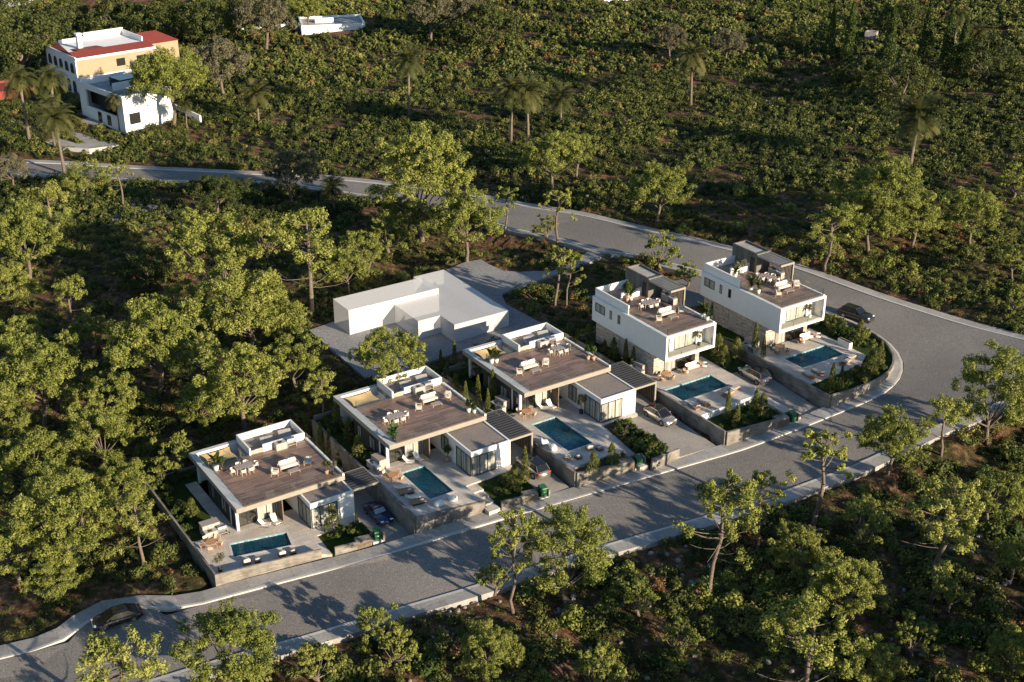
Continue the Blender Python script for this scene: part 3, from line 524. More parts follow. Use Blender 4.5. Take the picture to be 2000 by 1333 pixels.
    if f < -3: win(r, 'l', 7.65, -.35, 1.35, .6, 2.65, 2, off=.04, fw=.08)
    rail(r, [(.95, 10.2), (.95, .18), (12.9, .18)], T + .03); rail(r, [(.95, 10.22), (4.9, 10.22)], T + .02, 1.0, 1.9); rail(r, [(13.05, .2), (13.05, 10.)], T + .26, .75)
    return r
bungalow(1, -2.4, 'single-storey villa furthest left, with the dark side wall and small skewed pool')
bungalow(2, -5.46, 'single-storey villa in the middle, with roof dining set near the front left corner')
bungalow(3, -5.4, 'single-storey villa third from the left, its annex facing the silver crossover')
for i, y0, x1, lb in ((1, -1.9, 16.62, 'carport pergola of dark louvres behind the blue classic car'), (2, -5., 16.55, 'dark louvred carport pergola above the rear of the bronze SUV'), (3, -4.9, 16.75, 'dark louvred carport pergola behind the silver crossover')):
    r = thing('carport_pergola', lb, 'pergola', HO[i], YAW, 'louvred carport pergolas'); y1 = 2.1; x0 = 13.12
    s = MB(); s.box(x0, x1, y0, y0 + .14, 2.72, 2.98); s.box(x0, x1, y1 - .12, y1, 2.72, 2.98); s.box(x1 - .12, x1, y0 + .14, y1 - .12, 2.72, 2.98); s.box(x0, x0 + .1, y0 + .14, y1 - .12, 2.72, 2.98); s.build('frame', 'fascia', r)
    s = MB(); k = 0; y = y0 + .3
    while y < y1 - .3: s.add([(x0 + .1, y, 2.96), (x1 - .12, y, 2.96), (x1 - .12, y + .24, 3.03), (x0 + .1, y + .24, 3.03), (x0 + .1, y, 2.92), (x1 - .12, y, 2.92), (x1 - .12, y + .24, 2.99), (x0 + .1, y + .24, 2.99)], [(0, 1, 2, 3), (4, 7, 6, 5), (0, 4, 5, 1), (1, 5, 6, 2), (2, 6, 7, 3), (3, 7, 4, 0)]); y += .52
    s.build('louver', 'louver', r)
    s = MB(); y = y0 + .2
    while y < y1 - .2: s.box(x1 - .14, x1 - .02, y, y + .1, -.2, 2.72); y += .34
    s.build('slat_screen', 'screen_wood', r); MB().box(x1 - .2, x1, y0, y0 + .2, -1., 2.72).build('post', 'fascia', r); MB().box(x1 - .05, x1 - .02, y0 + .2, y1, -.2, 2.7).build('backing', 'inner_dark', r)

def villa(i, label):
    r = thing('two_storey_villa', label, 'house', HO[i], YAW, 'two-storey villas with roof decks'); T = 6.87; B = 3.34; Wd = 8.23; D = 15.7
    s = MB(); s.box(0, .3, 0, D, B, T); s.box(Wd - .3, Wd, 0, D, B, T); s.box(.3, Wd - .3, 0, D, T - .3, T); s.box(.3, Wd - .3, 0, D, B, B + .32); s.box(.3, Wd - .3, D - .25, D - .002, B + .32, T - .3); s.build('upper_storey', 'plaster', r)
    s = MB(); s.box(.3, .55, 1.7, 1.9, B + .32, T - .3); s.box(1.95, 2.75, 1.7, 1.9, B + .32, T - .3); s.box(2.75, 7.93, 1.7, 1.9, 5.95, T - .3); s.box(.55, 1.95, 1.7, 1.9, 5.9, T - .3); s.box(6.4, 7.93, 1.7, 1.9, B + .32, 5.95); s.build('balcony_wall', 'plaster', r)
    win(r, 'f', 1.7, .55, 1.95, B + .34, 5.9, 1, 'screen_wood'); win(r, 'f', 1.7, 2.75, 6.4, B + .34, 5.95, 2); MB().box(.3, 7.93, .35, 1.7, B + .32, B + .34).build('balcony_floor', 'paving', r)
    rail(r, [(.32, .3), (7.9, .3)], B + .34, 1.0, 2.3)
    for y0, y1 in ((12.87, 15.0), (11.35, 11.8), (9.53, 10.05)): win(r, 'l', 0, y0, y1, 4.98 if y1 - y0 > 1 else 4.97, 6.22, 2 if y1 - y0 > 1 else 1, 'curtain' if y0 > 11 else 'inner_dark', off=.02)
    # ground floor
    s = MB(); s.box(.45, .75, 2.8, 8.6, 0, B - .003); s.box(.45, .75, 10.2, 15.3, 0, B - .003); s.box(.75, 2.2, 2.8, 3.0, 0, B - .003); s.box(7.45, 8.15, 2.8, 3.3, 0, B - .003); s.box(.75, 8.1, 15.1, 15.3, 0, B - .003); s.box(7.9, 8.15, 3.3, 15.1, 0, B - .003); s.build('ground_floor_wall', 'stone_cladding', r)
    MB().box(.5, .75, 8.6, 10.2, 0, B - .003).build('panel', 'villa_ochre' if False else 'stone_counter', r); s = MB(); s.box(2.2, 7.45, 2.8, 3.0, 2.75, B - .003); s.build('lintel', 'plaster', r)
    win(r, 'f', 2.8, 2.22, 4.15, .02, 2.75, 1); win(r, 'f', 2.8, 4.17, 7.43, .02, 2.75, 2, 'pane_glass'); MB().box(.75, 7.9, 3.05, 9., .01, .05).build('floor', 'interior_floor', r); MB().box(.75, 7.9, 8., 8.1, .05, 3.3).build('inner_wall', 'fabric', r)
    # roof
    MB().box(.5, Wd - .45, .3, 12.2, T, T + .03).build('roof_deck', 'deck_wood', r)
    s = MB(); s.box(.28, .5, 8.3, 15.5, T, T + 1.2); s.box(.5, 5.75, 15.3, 15.5, T, T + 1.2); s.box(2.3, 5.7, 12.3, 12.52, T, T + 1.1); s.build('parapet', 'plaster', r); MB().box(.5, 5.7, 12.55, 15.3, T, T + .12).build('plant_roof', 'roof_gravel', r)
    MB().box(Wd - .4, Wd - .12, .2, 6.2, T, T + .12).build('upstand', 'plaster', r)
    s = MB(); s.box(5.72, 5.92, 10.95, 11.35, T, T + 2.85); s.box(5.72, 5.92, 12.25, 15.96, T, T + 2.85); s.box(5.72, 5.92, 11.35, 12.25, T + 2.1, T + 2.85); s.box(5.92, 8.2, 15.76, 15.96, T, T + 2.85); s.box(8.0, 8.2, 10.95, 15.76, T, T + 2.85); s.box(5.92, 8.0, 10.95, 11.15, T, T + 2.85); s.build('stair_tower', 'tower_cladding', r)
    MB().box(5.92, 8.0, 11.15, 15.76, T + 2.45, T + 2.6).build('tower_roof', 'roof_screed', r); MB().box(5.8, 5.84, 11.35, 12.25, T, T + 2.1).build('door', 'inner_dark', r)
    s = MB(); s.box(5.72, 8.2, 6.3, 6.45, T + 2.45, T + 2.72); s.box(8.05, 8.2, 6.45, 10.94, T + 2.45, T + 2.72); s.box(5.72, 5.86, 6.45, 10.94, T + 2.45, T + 2.6); s.box(8.02, 8.2, 6.3, 6.48, T, T + 2.45); s.build('pergola_frame', 'fascia', r)
    s = MB(); y = 6.6
    while y < 10.8: s.box(5.66, 8.05, y, y + .25, T + 2.62, T + 2.68); y += .44
    s.build('pergola_louver', 'louver_light', r); s = MB(); y = 6.6
    while y < 10.9: s.box(8.06, 8.16, y, y + .1, T, T + 2.45); y += .26
    s.build('pergola_screen', 'screen_wood', r)
    rail(r, [(.4, 8.2), (.4, .35), (7.8, .35)], T + .03, .95); rail(r, [(Wd - .25, .4), (Wd - .25, 6.1)], T + .12, .85, 2.)
    return r
villa(4, 'two-storey white villa left of the pale SUV, roof dining table parallel to its front')
villa(5, 'two-storey white villa inside the curved corner wall, furthest right')

# frosted massing block
r = thing('massing_block', 'frosted white faceless block building on the gravel yard', 'building', W(3, 0, 0, -.31), YAW)
g0 = .02
def pris(poly, z0, z1):
    mb = MB(); n = len(poly); mb.v = [(x, y, z0) for x, y in poly] + [(x, y, z1) for x, y in poly]; mb.f = [(k, (k + 1) % n, n + (k + 1) % n, n + k) for k in range(n)] + [tuple(range(n, 2 * n))]; return mb
pris([(1.0, 28.2), (4.6, 28.2), (4.6, 24.4), (13.6, 24.4), (13.6, 42.6), (8.32, 42.6), (8.32, 35.0), (1.0, 35.0)], -.2, 2.95).build('main_volume', 'frosted_white', r)
pris([(-6.3, 35.03), (8.3, 35.03), (8.3, 39.9), (-6.3, 39.9)], -.2, 3.82).build('side_wing', 'frosted_white', r)

# ---- distant villas
def vloc(P, yaw): return dict(loc=P, rz=yaw)
g = gz(-102.3, 303.4); r = thing('ochre_villa', 'ochre two-storey villa with red tiled roof and white arcade, top left', 'house', (-102.3, 303.4, g), rad(40))
MB().box(0, 20, 0, 17.5, -2, 8.2).build('wall', 'villa_ochre', r); s = MB(); s.box(-.12, 20.1, -.12, 17.6, 8.2, 8.7); s.box(-.12, 20.1, -.12, 0, 3.8, 4.2); s.box(-.3, -.02, 0, 17.5, 8.7, 8.95); s.build('cornice', 'villa_white', r)
s = MB(); s.add([(0, 0, 8.7), (20, 0, 8.7), (20, 4, 9.5), (0, 4, 9.5)], [(0, 1, 2, 3)]); s.add([(0, 0, 8.7), (0, 4, 9.5), (2.5, 17, 9.5), (0, 17.5, 8.7)], [(0, 1, 2, 3)]); s.add([(2.5, 4, 9.5), (9, 4, 9.5), (9, 9, 9.0), (2.5, 9, 9.)], [(0, 1, 2, 3)]); s.add([(2.5, 4, 8.75), (9, 4, 8.75), (9, 4, 9.5), (2.5, 4, 9.5)], [(0, 1, 2, 3)]); s.build('tiled_roof', 'villa_red', r)
MB().box(.3, 19.8, 3.9, 17.3, 8.7, 8.9).build('flat_roof', 'villa_white', r)
s = MB(); s.box(9.5, 19.8, 17.1, 17.5, 8.7, 10.6); s.box(19.5, 19.8, 6, 17.1, 8.7, 10.2); s.box(3, 9.5, 17.1, 17.5, 8.7, 9.7); s.build('roof_wall', 'villa_white', r); s = MB(); s.box(4.2, 5.3, 8.0, 9.2, 8.9, 12.2); s.box(4.0, 5.5, 7.8, 9.4, 12.2, 12.6); s.build('chimney', 'villa_white', r)
for x, z0, z1 in ((9.8, 5.4, 7.2), (15, 5.4, 7.2), (14, 1, 3)): win(r, 'f', 0, x, x + 2.2, z0, z1, 2, 'inner_dark')
s = MB(); s.box(-.3, -.02, 0, 17.5, -2, 8.2); s.build('arcade_front', 'villa_white', r)
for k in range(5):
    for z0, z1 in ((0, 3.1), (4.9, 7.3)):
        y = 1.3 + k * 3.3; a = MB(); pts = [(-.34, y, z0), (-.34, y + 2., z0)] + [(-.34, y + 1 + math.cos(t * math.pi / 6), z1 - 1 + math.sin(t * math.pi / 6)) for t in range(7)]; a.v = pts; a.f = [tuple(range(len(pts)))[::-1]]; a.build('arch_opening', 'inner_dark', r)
MB().box(20, 30, 8, 20, -1, 7.6).build('wing_wall', 'villa_ochre', r); s = MB(); s.add([(19.8, 7.6, 7.6), (30.3, 7.6, 7.6), (30.3, 20.3, 7.6), (19.8, 20.3, 7.6), (22, 14, 9.4), (27, 14, 9.4)], [(0, 1, 5, 4), (1, 2, 5), (2, 3, 4, 5), (3, 0, 4)]); s.build('wing_roof', 'villa_red', r)
g = gz(-83.6, 273.5); r = thing('white_villa', 'white cubic two-storey house in front of the ochre villa', 'house', (-83.6, 273.5, g), rad(45))
s = MB(); s.box(0, 12, 0, .4, -2, 7.6); s.box(0, .4, .4, 19, -2, 2.6); s.box(0, .4, .4, 3, 2.6, 7.6); s.box(0, .4, 16, 19, 2.6, 7.6); s.box(0, .4, 3, 16, 6.4, 7.6); s.box(11.6, 12, .4, 19, -2, 7.4); s.box(.4, 11.6, 18.6, 19, -2, 7.9); s.build('wall', 'villa_white', r)
MB().box(.42, 11.58, .42, 18.58, 6.2, 6.6).build('flat_roof', 'roof_screed', r); MB().box(3, 11, 9, 9.3, 6.6, 8.3).build('roof_wall', 'villa_white', r); MB().box(5, 10, 9.3, 14, 6.6, 8.6).build('roof_room', 'glass_dark', r); MB().box(2.2, 2.5, .5, 18, 2.6, 6.2).build('loggia_back', 'inner_dark', r)
win(r, 'f', 0, 1.2, 3.8, 1.2, 3.6, 1, 'inner_dark'); win(r, 'l', 0, 6, 7.6, 0, 2.2, 1, 'inner_dark'); win(r, 'l', 0, 10, 11.6, 0, 2.2, 1, 'inner_dark')
# far white terraces and outbuildings at the top
def hut(px, py, w_, d_, h_, yaw, label, name='outbuilding', mat='villa_white', roof=None, cat='building', extra=None):
    P = atg(px, py); r = thing(name, label, cat, (P[0], P[1], P[2] - .3), rad(yaw))
    s = MB(); s.box(0, w_, 0, .4, -1, h_); s.box(0, .4, .4, d_, -1, h_); s.box(w_ - .4, w_, .4, d_, -1, h_); s.box(.4, w_ - .4, d_ - .4, d_, -1, h_); s.build('wall', mat, r); MB().box(.4, w_ - .4, .4, d_ - .4, 0, h_ - .5).build('roof' if not extra else 'terrace', roof or 'roof_screed', r)
    return r
r = hut(590, 72, 17, 12, 3.2, 12, 'low white flat-roofed house beyond the two tall pines, top', 'flat_house'); MB().box(4, 9, 5, 5.3, 2.7, 4).build('roof_wall', 'villa_white', r)
r = hut(62, 44, 26, 14, 1.3, 24, 'white-walled pool terrace behind the ochre villa, top left', 'pool_terrace', roof='red_paving', extra=1, cat='terrace'); MB().box(5, 11, 4, 9, .8, .86).build('pool', 'pool_blue', r)
r = hut(205, 22, 16, 12, 1.3, 10, 'second white pool terrace with blue water, top left edge', 'pool_terrace', roof='red_paving', extra=1, cat='terrace'); MB().box(4, 13, 3, 9, .8, .86).build('pool', 'pool_blue', r)
hut(-5, 18, 10, 9, 4, -20, 'white building cut by the top left corner', 'corner_house'); hut(1180, 8, 20, 7, 2.2, 20, 'white flat roof cut by the top edge', 'edge_house')
hut(1688, 76, 2.8, 2.4, 2.0, -25, 'small white hut among the dark cypresses', 'garden_hut', 'sidewalk')
r = hut(-8, 200, 9, 11, 2.6, 30, 'low terracotta-red roofed terrace building at the left edge', 'red_pavilion', 'villa_red', roof='villa_red')
o = MB(); P = [atg(*p) for p in ((360, 88), (415, 76), (470, 68), (530, 62), (580, 52))]
for a, b in zip(P[:-1], P[1:]): o.seg(a[:2], b[:2], .5, a[2] - 1, a[2] + 1.6, b[2] - 1, b[2] + 1.6)
tag(o.build('boundary_wall', 'villa_white'), 'long white boundary wall winding past the grey olive trees at the top', 'wall')
o = MB(); P = [atg(*p) for p in ((20, 240), (44, 256), (70, 274), (112, 293), (175, 297), (232, 290))]
for a, b in zip(P[:-1], P[1:]): o.seg(a[:2], b[:2], .35, a[2] - 1, a[2] + .7, b[2] - 1, b[2] + .7)
tag(o.build('boundary_wall', 'kerbstone'), 'low pale wall along the curved drive below the far palms', 'wall')
o = MB(); P = [atg(*p) for p in ((338, 214), (392, 236))]; o.seg(P[0][:2], P[1][:2], .4, P[0][2] - 1, P[0][2] + 1.4, P[1][2] - 1, P[1][2] + 1.2); tag(o.build('boundary_wall', 'villa_white'), 'short white wall sloping right of the white cubic house', 'wall')
# ================================================================ furniture
def legs(r, xs_, ys_, h, t=.03, mat='pale_wood', splay=0.):
    for x in xs_:
        for y in ys_: MB().tube([(x * (1 + splay), y * (1 + splay), 0), (x, y, h)], [t * .8, t], 5).build('leg', mat, r)
def b_dchair(r):
    legs(r, (-.24, .24), (-.22, .22), .44); MB().soft(0, 0, .47, .29, .27, .06).build('seat', 'fabric', r, True)
    s = MB(); k = 7; pts = [(.30 * math.cos(t), .27 * math.sin(t) + .02) for t in np.linspace(-.35, math.pi + .35, k)]
    for a, b in zip(pts[:-1], pts[1:]): s.seg(a, b, .05, .5, .82)
    s.build('backrest', 'fabric', r)
def b_dtable(r):
    MB().box(-1.1, 1.1, -.5, .5, .71, .75).build('tabletop', 'table_top', r); legs(r, (-1.02, 1.02), (-.43, .43), .71, .04)
def b_sofa(r):
    s = MB(); s.box(-1.1, 1.1, -.42, .42, .22, .28); s.build('frame', 'pale_wood', r)
    for x in (-1.14, 1.14): MB().tube([(x, -.42, 0), (x, -.40, .6), (x, .42, .66), (x, .46, 0)], .035, 5).build('arm', 'pale_wood', r)
    MB().soft(0, -.04, .38, 1.08, .42, .12, .3).build('seat_cushion', 'fabric', r, True)
    for x in (-.54, .54): MB().soft(x, .36, .64, .53, .1, .3, .35, tilt=-.2).build('back_cushion', 'fabric', r, True)
def b_arm(r):
    for x in (-.4, .4): MB().tube([(x, -.38, 0), (x, -.36, .58), (x * 1.02, .36, .68), (x * .9, .44, 0)], .035, 5).build('arm', 'pale_wood', r)
    MB().box(-.38, .38, -.36, .36, .24, .29).build('frame', 'pale_wood', r); MB().soft(0, -.03, .36, .37, .36, .09, .35).build('seat_cushion', 'fabric', r, True); MB().soft(0, .32, .62, .38, .09, .3, .4, tilt=-.25).build('back_cushion', 'fabric_grey', r, True)
def b_ctable(r): MB().box(-.65, .65, -.38, .38, .3, .34).build('tabletop', 'table_top', r); legs(r, (-.6, .6), (-.33, .33), .3, .035)
def b_sling(r):
    s = MB(); P = [(-.75, .34), (-.1, .26), (.12, .3), (.62, .92)]
    for (y0, z0), (y1, z1) in zip(P[:-1], P[1:]): s.add([(-.33, y0, z0), (.33, y0, z0), (.33, y1, z1), (-.33, y1, z1), (-.33, y0, z0 - .06), (.33, y0, z0 - .06), (.33, y1, z1 - .06), (-.33, y1, z1 - .06)], [(0, 1, 2, 3), (7, 6, 5, 4), (0, 4, 5, 1), (3, 2, 6, 7), (0, 3, 7, 4), (1, 5, 6, 2)])
    s.build('sling', 'white_shell', r)
    for x in (-.36, .36): MB().tube([(x, -.78, .3), (x, -.6, .02), (x, .5, .02), (x, .3, .45), (x, -.78, .3)], .02, 5).build('frame', 'dark_metal', r)
def b_lounger(r):
    s = MB(); s.box(-.36, .36, -.95, .35, .2, .26); s.build('frame', 'teak', r); MB().soft(0, -.3, .33, .34, .66, .07, .25).build('mattress', 'fabric', r, True)
    MB().soft(0, .62, .5, .34, .36, .06, .3, tilt=.55).build('backrest', 'fabric', r, True); legs(r, (-.32, .32), (-.88, .3), .2, .03, 'teak'); MB().soft(0, .78, .68, .24, .1, .06, .5, tilt=.55).build('pillow', 'fabric_grey', r, True)
def b_lounge_dark(r):
    MB().box(-.38, .38, -.95, .95, .06, .24).build('frame', 'rattan', r); MB().soft(0, -.3, .3, .36, .62, .07, .25).build('mattress', 'fabric_grey', r, True); MB().soft(0, .6, .46, .36, .38, .06, .3, tilt=.5).build('backrest', 'fabric_grey', r, True)
def b_low(r):
    s = MB(); s.box(-.4, .4, -.42, .42, .08, .26); s.build('frame', 'rattan', r); MB().soft(0, -.05, .33, .37, .38, .09, .35).build('seat_cushion', 'fabric', r, True); MB().soft(0, .36, .52, .38, .09, .24, .4, tilt=-.2).build('back_cushion', 'fabric', r, True)
def b_stable(r): MB().box(-.42, .42, -.5, .5, .26, .32).build('tabletop', 'rattan', r); MB().box(-.36, .36, -.44, .44, 0, .26).build('base', 'inner_dark', r)
def b_towel(r): MB().soft(0, 0, .04, .24, .14, .04, .3).build('fold', 'towel', r, True)
def b_bag(r): MB().soft(0, 0, .24, .52, .45, .25, .6).build('seat', 'white_shell', r, True); MB().soft(0, .34, .5, .46, .17, .3, .6, tilt=-.25).build('backrest', 'white_shell', r, True)
def b_pouf(r): MB().soft(0, 0, .28, .62, .42, .29, .55).build('body', 'white_shell', r, True)
def b_kitchen(r):
    s = MB(); s.box(-1.35, .0, -.35, .35, 0, .86); s.build('cabinet', 'stone_counter', r); MB().box(-1.4, .02, -.4, .4, .86, .92).build('worktop', 'fabric_grey', r); b = MB().box(-1.0, -.5, -.2, .2, .921, .935).build('sink', 'inner_dark', r); MB().tube([(-.75, .28, .92), (-.75, .28, 1.2), (-.75, .1, 1.22)], .018, 5).build('tap', 'steel', r)
    g = MB().box(.06, 1.15, -.34, .34, .55, .86).build('grill', 'steel', r); s = MB(); n = 9; pts = [(.3 * math.cos(t), .3 * math.sin(t)) for t in np.linspace(0, math.pi, n)]
    s.v = [(x, y * 1.05, .86 + z) for x in (.1, 1.1) for y, z in pts]; s.f = [(k, k + 1, n + k + 1, n + k) for k in range(n - 1)] + [tuple(range(n))[::-1], tuple(range(n, 2 * n))]; s.build('hood', 'steel', g)
    MB().box(.06, 1.15, -.32, .32, .2, .25).build('shelf', 'stone_counter', r)
    for x in (.03, 1.15): MB().box(x, x + .05, -.36, .36, 0, .86).build('side_panel', 'stone_counter', r)
def b_ykitchen(r): b_kitchen(r); MB().box(-1.4, .6, .42, 1.5, 0, 1.35).build('pizza_counter', 'stone_counter', r); MB().box(-1.45, .65, .4, 1.55, 1.35, 1.42).build('counter_top', 'table_top', r)
def b_rtable(r): MB().cyl(0, 0, .7, .75, .62, n=20).build('tabletop', 'teak', r); legs(r, (-.34, .34), (-.34, .34), .7, .035, 'teak')
def b_tchair(r):
    legs(r, (-.22, .22), (-.2, .2), .43, .025, 'teak'); MB().box(-.25, .25, -.24, .24, .43, .47).build('seat', 'teak', r)
    s = MB(); s.add([(-.25, .22, .5), (.25, .22, .5), (.27, .32, .88), (-.27, .32, .88), (-.25, .26, .5), (.25, .26, .5), (.27, .36, .88), (-.27, .36, .88)], [(0, 1, 2, 3), (7, 6, 5, 4), (0, 4, 5, 1), (3, 2, 6, 7), (0, 3, 7, 4), (1, 5, 6, 2)]); s.build('backrest', 'pale_wood', r)
    for x in (-.27, .27): MB().tube([(x, -.22, .43), (x, -.22, .64), (x, .28, .66)], .022, 5).build('arm', 'teak', r)
def b_rsofa(r):
    s = MB(); s.box(-1.05, 1.05, -.4, .4, .1, .24); s.build('frame', 'teak', r); MB().soft(0, -.03, .34, 1., .38, .11, .3).build('seat_cushion', 'white_shell', r, True)
    for x in (-.5, .5): MB().soft(x, .33, .58, .48, .1, .26, .4, tilt=-.2).build('back_cushion', 'white_shell', r, True)
    for x in (-1.05, 1.05): MB().soft(x, 0, .42, .08, .4, .2, .4).build('arm', 'rattan', r, True)
def b_rarm(r):
    s = MB(); pts = [(.42 * math.cos(t), .4 * math.sin(t)) for t in np.linspace(-.3, math.pi + .3, 9)]
    for a, b in zip(pts[:-1], pts[1:]): s.seg(a, b, .07, .2, .66)
    s.build('shell', 'rattan', r); MB().soft(0, -.03, .34, .36, .34, .1, .4).build('seat_cushion', 'white_shell', r, True); MB().soft(0, .26, .56, .3, .09, .2, .5, tilt=-.2).build('pillow', 'fabric', r, True); legs(r, (-.28, .28), (-.25, .25), .26, .03, 'teak')
def b_bin(r):
    s = MB(); s.add([(-.27, -.33, .05), (.27, -.33, .05), (.27, .33, .05), (-.27, .33, .05), (-.33, -.4, 1.0), (.33, -.4, 1.0), (.33, .4, 1.0), (-.33, .4, 1.0)], [(3, 2, 1, 0), (4, 5, 6, 7), (0, 1, 5, 4), (1, 2, 6, 5), (2, 3, 7, 6), (3, 0, 4, 7)]); s.build('body', 'bin_green', r)
    s = MB(); s.add([(-.36, -.45, 1.0), (.36, -.45, 1.0), (.36, .42, 1.04), (-.36, .42, 1.04), (-.34, -.4, 1.08), (.34, -.4, 1.08), (.34, .4, 1.16), (-.34, .4, 1.16)], [(3, 2, 1, 0), (4, 5, 6, 7), (0, 1, 5, 4), (1, 2, 6, 5), (2, 3, 7, 6), (3, 0, 4, 7)]); s.build('lid', 'bin_green', r)
    for x in (-.3, .25): MB().tube([(x, .36, .1), (x + .06, .36, .1)], .1, 10).build('wheel', 'rubber', r)
    MB().tube([(-.3, .46, .98), (.3, .46, .98)], .02, 6).build('handle', 'bin_green', r)
    s = MB(); P = [(0, .34, 0)]; s.v = [(0.0, -.402, .66), (-.09, -.394, .52), (.09, -.394, .52), (0, -.401, .60), (-.045, -.396, .535), (.045, -.396, .535)]; s.f = [(0, 1, 4, 3), (0, 3, 5, 2), (1, 2, 5, 4)]; s.build('emblem', 'white_mark', r)
cat_name.update(dchair='dining_chair', dtable='dining_table', sofa='sofa', arm='armchair', ctable='coffee_table', sling='lounge_chair', lounger='sun_lounger', lounge_dark='sun_lounger', low='low_armchair', stable='side_table', towel='folded_towel', bag='bean_bag', pouf='pouf', kitchen='outdoor_kitchen', ykitchen='outdoor_kitchen', rtable='round_table', tchair='teak_chair', rsofa='rattan_sofa', rarm='rattan_armchair', bin='wheelie_bin', rchair='rattan_chair')
def b_rchair(r): b_rarm(r)
HN = {1: 'leftmost bungalow', 2: 'middle bungalow', 3: 'third bungalow', 4: 'left two-storey villa', 5: 'corner two-storey villa'}
def put(kind, b, cat, label, i, x, y, z, a, group=None, scale=1.): return place(kind, b, cat, label, W(i, x, y, z), YAW + rad(a), group, scale)
RZ = {1: 3.97, 2: 3.97, 3: 3.97, 4: 6.9, 5: 6.9}
roof_set = {1: dict(t=(3.95, 7.15, 0), s=(8.55, 5.15, 0), a=((6.6, 4.5, 62), (10.75, 4.5, -38)), c=(8.6, 3.75, 0), k=(10.25, 9.6, 0)),
            2: dict(t=(3.45, 4.75, 0), s=(9.3, 6.9, 0), a=((7.1, 5.7, 62), (11.5, 6.3, -38)), c=(9.4, 5.45, 0), k=(10.0, 9.6, 0)),
            3: dict(t=(10.1, 7.0, 0), s=(4.35, 5.4, 0), a=((2.3, 4.6, 62), (6.5, 4.9, -38)), c=(4.4, 4.1, 0), k=(10.0, 9.6, 0)),
            4: dict(t=(4.0, 8.5, 0), s=(4.3, 5.35, 0), a=((2.15, 4.3, 62), (6.4, 4.8, -38)), c=(4.3, 4.0, 0), k=(7.35, 8.4, -90)),
            5: dict(t=(5.1, 8.0, -62), s=(5.0, 4.95, 0), a=((2.75, 3.5, 62), (6.9, 4.3, -38)), c=(4.75, 3.55, 0), k=(7.35, 8.6, -90))}
CP = (('left chair on the near long side', -.42, -.78, 180), ('right chair on the near long side', .5, -.78, 180), ('left chair on the far long side', -.42, .78, 0), ('right chair on the far long side', .5, .78, 0), ('chair at the left end', -1.4, 0, 90), ('chair at the right end', 1.4, 0, -90))
for i, S in roof_set.items():
    z = RZ[i]; x, y, a = S['t']; put('dtable', b_dtable, 'dining table', f'slatted rectangular dining table on the roof deck of the {HN[i]}', i, x, y, z, a, 'roof dining tables')
    for nm, dx, dy, da in CP:
        ca, sa = math.cos(rad(a)), math.sin(rad(a)); put('dchair', b_dchair, 'dining chair', f'white {nm} of the roof table, {HN[i]}', i, x + dx * ca - dy * sa, y + dx * sa + dy * ca, z, a + da, 'white roof dining chairs')
    x, y, a = S['s']; put('sofa', b_sofa, 'sofa', f'cream two-seat sofa on the roof deck of the {HN[i]}', i, x, y, z, a, 'cream roof sofas')
    for (x, y, a), nm in zip(S['a'], ('left', 'right')): put('arm', b_arm, 'armchair', f'cream armchair {nm} of the roof sofa, {HN[i]}', i, x, y, z, a, 'cream roof armchairs')
    x, y, a = S['c']; put('ctable', b_ctable, 'coffee table', f'low coffee table before the roof sofa of the {HN[i]}', i, x, y, z, a, 'low roof coffee tables')
    x, y, a = S['k']; put('kitchen', b_kitchen, 'outdoor kitchen', f'barbecue counter with steel hood on the roof of the {HN[i]}', i, x, y, z, a, 'roof barbecue counters')
for i in (1, 2, 3):
    r = thing('shade_sail', f'tan shade sail over the roof opening of the {HN[i]}', 'shade sail', W(i, 0, 0, 0), YAW, 'tan shade sails'); s = MB(); n = 8
    for q_ in (0, .02):
        for j in range(n + 1):
            for k in range(n + 1):
                u, v_ = k / n, j / n; x = 1.1 + 3.7 * u; y = 11.1 + 2.75 * v_; x += .3 * math.sin(math.pi * v_) * (1 if u < .5 else -1) * abs(u - .5) * 2; y += .3 * math.sin(math.pi * u) * (1 if v_ < .5 else -1) * abs(v_ - .5) * 2; s.v.append((x, y, 3.62 - .22 * math.sin(math.pi * u) * math.sin(math.pi * v_) + .12 * v_ - q_))
    m_ = (n + 1) ** 2
    for j in range(n):
        for k in range(n): b0 = j * (n + 1) + k; s.f.append((b0, b0 + 1, b0 + n + 2, b0 + n + 1)); s.f.append((m_ + b0 + n + 1, m_ + b0 + n + 2, m_ + b0 + 1, m_ + b0))
    s.build('cloth', 'sail', r, True)
    for x, y, x2, y2 in ((1.1, 11.1, .75, 10.6), (4.8, 11.1, 5.8, 10.4), (1.1, 13.85, .75, 14.08), (4.8, 13.85, 5.8, 14.05)): MB().tube([(x, y, 3.64), (x2, y2, 3.75)], .012, 4).build('cord', 'steel', r)
